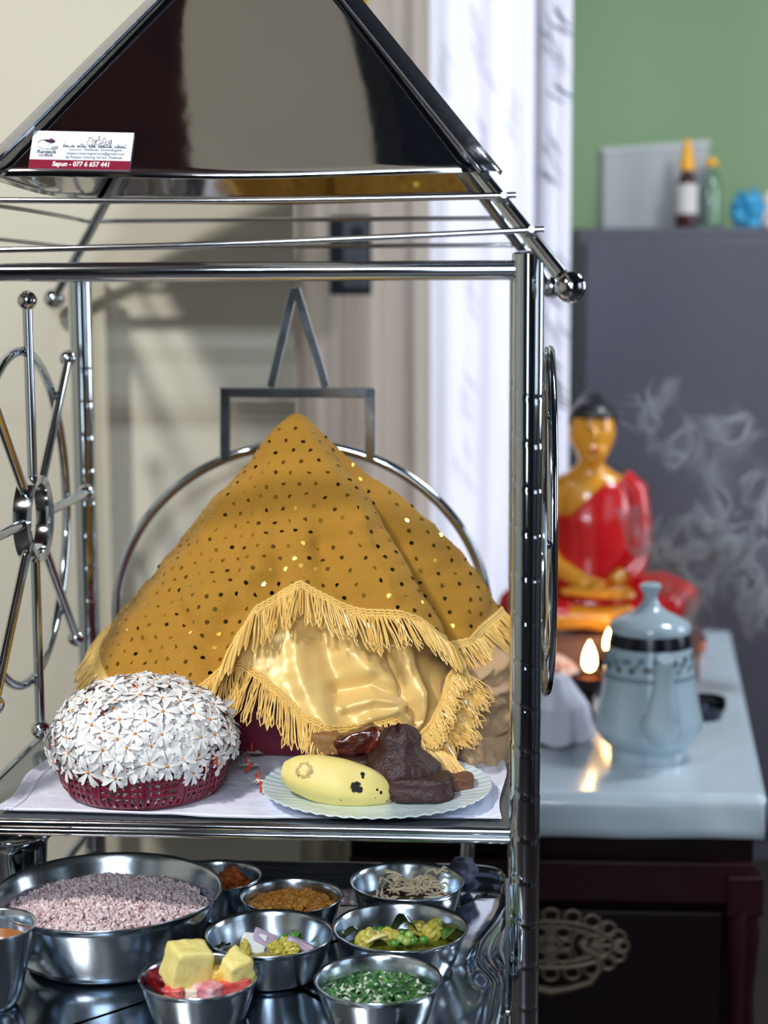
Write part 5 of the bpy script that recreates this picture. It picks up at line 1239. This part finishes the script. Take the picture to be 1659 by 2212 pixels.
def leafobj(p, L, wd, yaw, m_, label, name='curry_leaf', curl=.4, seed=1):
    P = []; R = rotm((0, 0, 1), yaw)
    for t_ in np.linspace(0, 1, 14):
        w_ = wd * math.sin(pi * min(.98, max(.02, t_))) ** .7; P.append([p + R @ np.array([L * (t_ - .5), s_ * w_, -curl * L * (t_ - .5) ** 2 * 2 + abs(s_) * w_ * .35 + .0015 * mnoise.noise(Vector((t_ * 6, s_ * 3, seed)))]) for s_ in np.linspace(-1, 1, 9)])
    return tag(MB().grid(np.array(P)).build(name, m_, solid=.0006), label, 'leaf')
leafobj(bp_(872, 1990, .042), .034, .012, .3, leaf, 'dark crumpled curry leaf on top of the pea bowl', curl=1.2)
leafobj(bp_(765, 2012, .032), .026, .008, .5, leaf, 'dark green leaf at the left wall of the pea bowl')
leafobj(bp_(968, 2010, .034), .026, .009, 1.2, mat('mid_green_leaf', srgb(70, 104, 40), .35), 'green leaf against the right wall of the pea bowl')
# onion bowl
c, R0, h, ir, k = bowl(582, 2018, 138, .046, 'steel bowl with white and purple onion pieces in yellow gravy', .72)
tag(MB().lathe(c, [(0, .005), (ir(.013), .013), (ir(.019) * .97, .019), (0, .023)], 36).build('curry_gravy', mat('yellow_gravy', srgb(176, 164, 92), .3, var=(90, .7, srgb(120, 112, 50)), bump=(200, .9, .004))), 'yellow gravy in the onion bowl', 'gravy', kind='stuff')
onw = mat('onion_white', srgb(226, 232, 232), .25, coat=.3); onp = mat('onion_purple', srgb(190, 172, 200), .25, coat=.3)
chunk(bp_(545, 2038, .030), (.013, .011, .004), 'onion_piece', onw, 'white onion slice leaning in the onion bowl', 'onion', 5, R=rotm((1, .4, 0), .9), rough=.06)
chunk(bp_(570, 2030, .031), (.014, .010, .004), 'onion_piece', onp, 'purple onion slice lying on the white one', 'onion', 6, R=rotm((.6, .8, 0), .7), rough=.06)
chunk(bp_(650, 2040, .027), (.015, .005, .004), 'onion_piece', onp, 'purple onion slice at the right side of the onion bowl', 'onion', 7, R=rotm((0, 1, .4), .5), rough=.06)
for i, (x, y) in enumerate(((612, 2040), (600, 2050), (626, 2048), (530, 2052))): lump(bp_(x, y, .026), (.010, .008, .006), 'curry_lump', potm, 'soft yellow lump in the gravy of the onion bowl', 'food', i + 20, .5, R=randrot(rr), group='yellow lumps in the onion bowl')
gl = mat('bright_green_leaf', srgb(70, 130, 50), .4)
leafobj(bp_(640, 2016, .034), .016, .006, .9, gl, 'bright green herb sprig on the right of the onion bowl', 'herb_leaf', curl=1.5); leafobj(bp_(618, 2024, .032), .018, .005, .2, gl, 'green herb leaf lying across the yellow lumps', 'herb_leaf')
leafobj(bp_(480, 2040, .026), .026, .008, 1.0, leaf, 'dark green leaf at the left wall of the onion bowl'); leafobj(bp_(520, 2050, .024), .022, .008, .1, leaf, 'dark green leaf at the front left of the onion bowl')
# green salad bowl
c, R0, h, ir, k = bowl(817, 2117, 137, .047, 'steel bowl of shredded green leaves with coconut at the front right', .72)
mb = MB(); rr = random.Random(77); gm = mat('shredded_green', srgb(84, 140, 72), .45, island=srgb(24, 66, 40)); wm_ = mat('grated_coconut', srgb(214, 226, 204), .5)
mb.lathe(c, [(0, .006), (ir(.018), .018), (ir(.022) * .95, .022), (0, .028)], 30)
for i in range(620):
    q = math.sqrt(rr.random()) * .80; a_ = rr.uniform(0, 2 * pi); p = c + np.array([R0 * q * cos(a_), R0 * q * sin(a_), .025 + .021 * (1 - q) + rr.uniform(-.003, .003)]); d = np.array([rr.gauss(0, 1), rr.gauss(0, 1), rr.gauss(0, .45)]); d /= np.linalg.norm(d); wh_ = rr.random() < .30
    L = rr.uniform(.003, .006) if wh_ else rr.uniform(.004, .010); mb.tube([p - d * L, p + np.array([0, 0, .001]) + np.array([rr.gauss(0, .001) for _ in range(3)]), p + d * L], [.0008, .0018 if wh_ else .0024, .0008], 5, flat=.6, mi=1 if wh_ else 0)
tag(mb.build('leaf_salad', [gm, wm_]), 'finely shredded green leaves mixed with white coconut', 'salad', kind='stuff')
p = c + np.array([.006, .004, .046]); tag(MB().tube([p + (-.003, 0, .010), p, p + (.010, -.004, -.010)], [.0012, .0018, .0016], 8).build('green_stalk', mat('green_stalk', srgb(120, 170, 90), .4)), 'pale green stalk sticking up from the shredded leaf bowl', 'stalk')
# fruit bowl
c, R0, h, ir, k = bowl(430, 2110, 128, .043, 'steel bowl at the front with pineapple cubes and red fruit', .74)
pin = mat('pineapple_flesh', srgb(244, 230, 150), .4, sss=.2, var=(40, .5, srgb(232, 208, 104)), bump=(70, .5, .003)); pin2 = mat('pineapple_edge', srgb(232, 200, 90), .4, bump=(70, .5, .003))
Rc = rotm((0, 0, 1), .5) @ rotm((1, 0, 0), .15) @ rotm((0, 1, 0), .18)
q0 = bp_(404, 2084, .060)
chunk(q0 + EY * .004 - EZ * .001, (.021, .018, .021), 'pineapple_cube', pin, 'large pale yellow pineapple cube on the left of the fruit bowl', 'fruit', 3, R=Rc, rough=.05, taper=.14, expo=16)
chunk(bp_(503, 2092, .053), (.015, .013, .014), 'pineapple_cube', pin, 'smaller pineapple cube on the right of the fruit bowl', 'fruit', 8, R=rotm((0, 0, 1), .8) @ rotm((1, 0, 0), .3), rough=.10, taper=.28, expo=14)
chunk(bp_(472, 2112, .043), (.009, .008, .011), 'pineapple_piece', pin2, 'small amber pineapple piece between the two cubes', 'fruit', 9, rough=.15)
redm = mat('watermelon_red', srgb(216, 60, 66), .3, coat=.4, var=(60, .7, srgb(236, 140, 130)), bump=(160, .5, .002)); pkm = mat('pink_fruit', srgb(216, 120, 140), .3, coat=.3, var=(80, .9, srgb(240, 210, 214)), bump=(160, .5, .002))
for x, y, r_, m_, lab, sd in ((378, 2140, (.016, .010, .008), redm, 'orange red fruit wedge at the front left of the fruit bowl', 11), (445, 2142, (.015, .010, .009), pkm, 'pink frosted fruit piece at the front centre of the fruit bowl', 12), (500, 2132, (.018, .009, .008), redm, 'red fruit wedge at the front right of the fruit bowl', 13), (415, 2145, (.007, .007, .006), mat('pale_fruit', srgb(236, 216, 200), .35, coat=.3), 'pale fruit bit between the pink and orange pieces', 14), (350, 2118, (.014, .012, .010), mat('dark_red_fruit', srgb(110, 16, 22), .3, coat=.3), 'dark red fruit piece at the left wall of the fruit bowl', 15)):
    chunk(bp_(x, y, .036), r_, 'fruit_piece', m_, lab, 'fruit', sd, R=rotm((0, 0, 1), sd), rough=.12)
# left foreground bowl with soup and the water cup
c, R0, h, ir, k = bowl(-25, 2000, 100, .085, 'steel bowl of orange soup cut off by the left photo edge', .55)
tag(MB().lathe(c, [(0, .066), (ir(.066), .066), (ir(.063), .063), (0, .062)], 48).build('soup', mat('orange_soup', srgb(186, 116, 44), .1, var=(20, .5, srgb(150, 84, 30)))), 'orange soup in the bowl at the left edge', 'soup', kind='stuff')
rc = atz(24, 1797, ZTR + .098); k = pxscale(rc); cc = np.array([rc[0], rc[1], ZTR + .0008]); R0 = 96 * k
t = thing('steel_cup', cc, 'tall steel cup of dark liquid with a flared rim behind the rice bowl', 'cup')
MB().lathe(cc, [(0, 0), (R0 * .66, 0), (R0 * .70, .004), (R0 * .80, .082), (R0 * .86, .092), (R0 * .97, .0955), (R0, .098), (R0 * .975, .1005), (R0 * .90, .0985), (R0 * .80, .092), (R0 * .77, .083), (R0 * .66, .006), (0, .005)], 72).build('cup_wall', steel, t, angle=70)
MB().lathe(cc, [(0, .0845), (R0 * .775, .0845)], 60).build('drink', mat('dark_drink', srgb(14, 18, 26), .04), t)
for o in bpy.data.objects:
    if "_o" in o: del o["_o"]
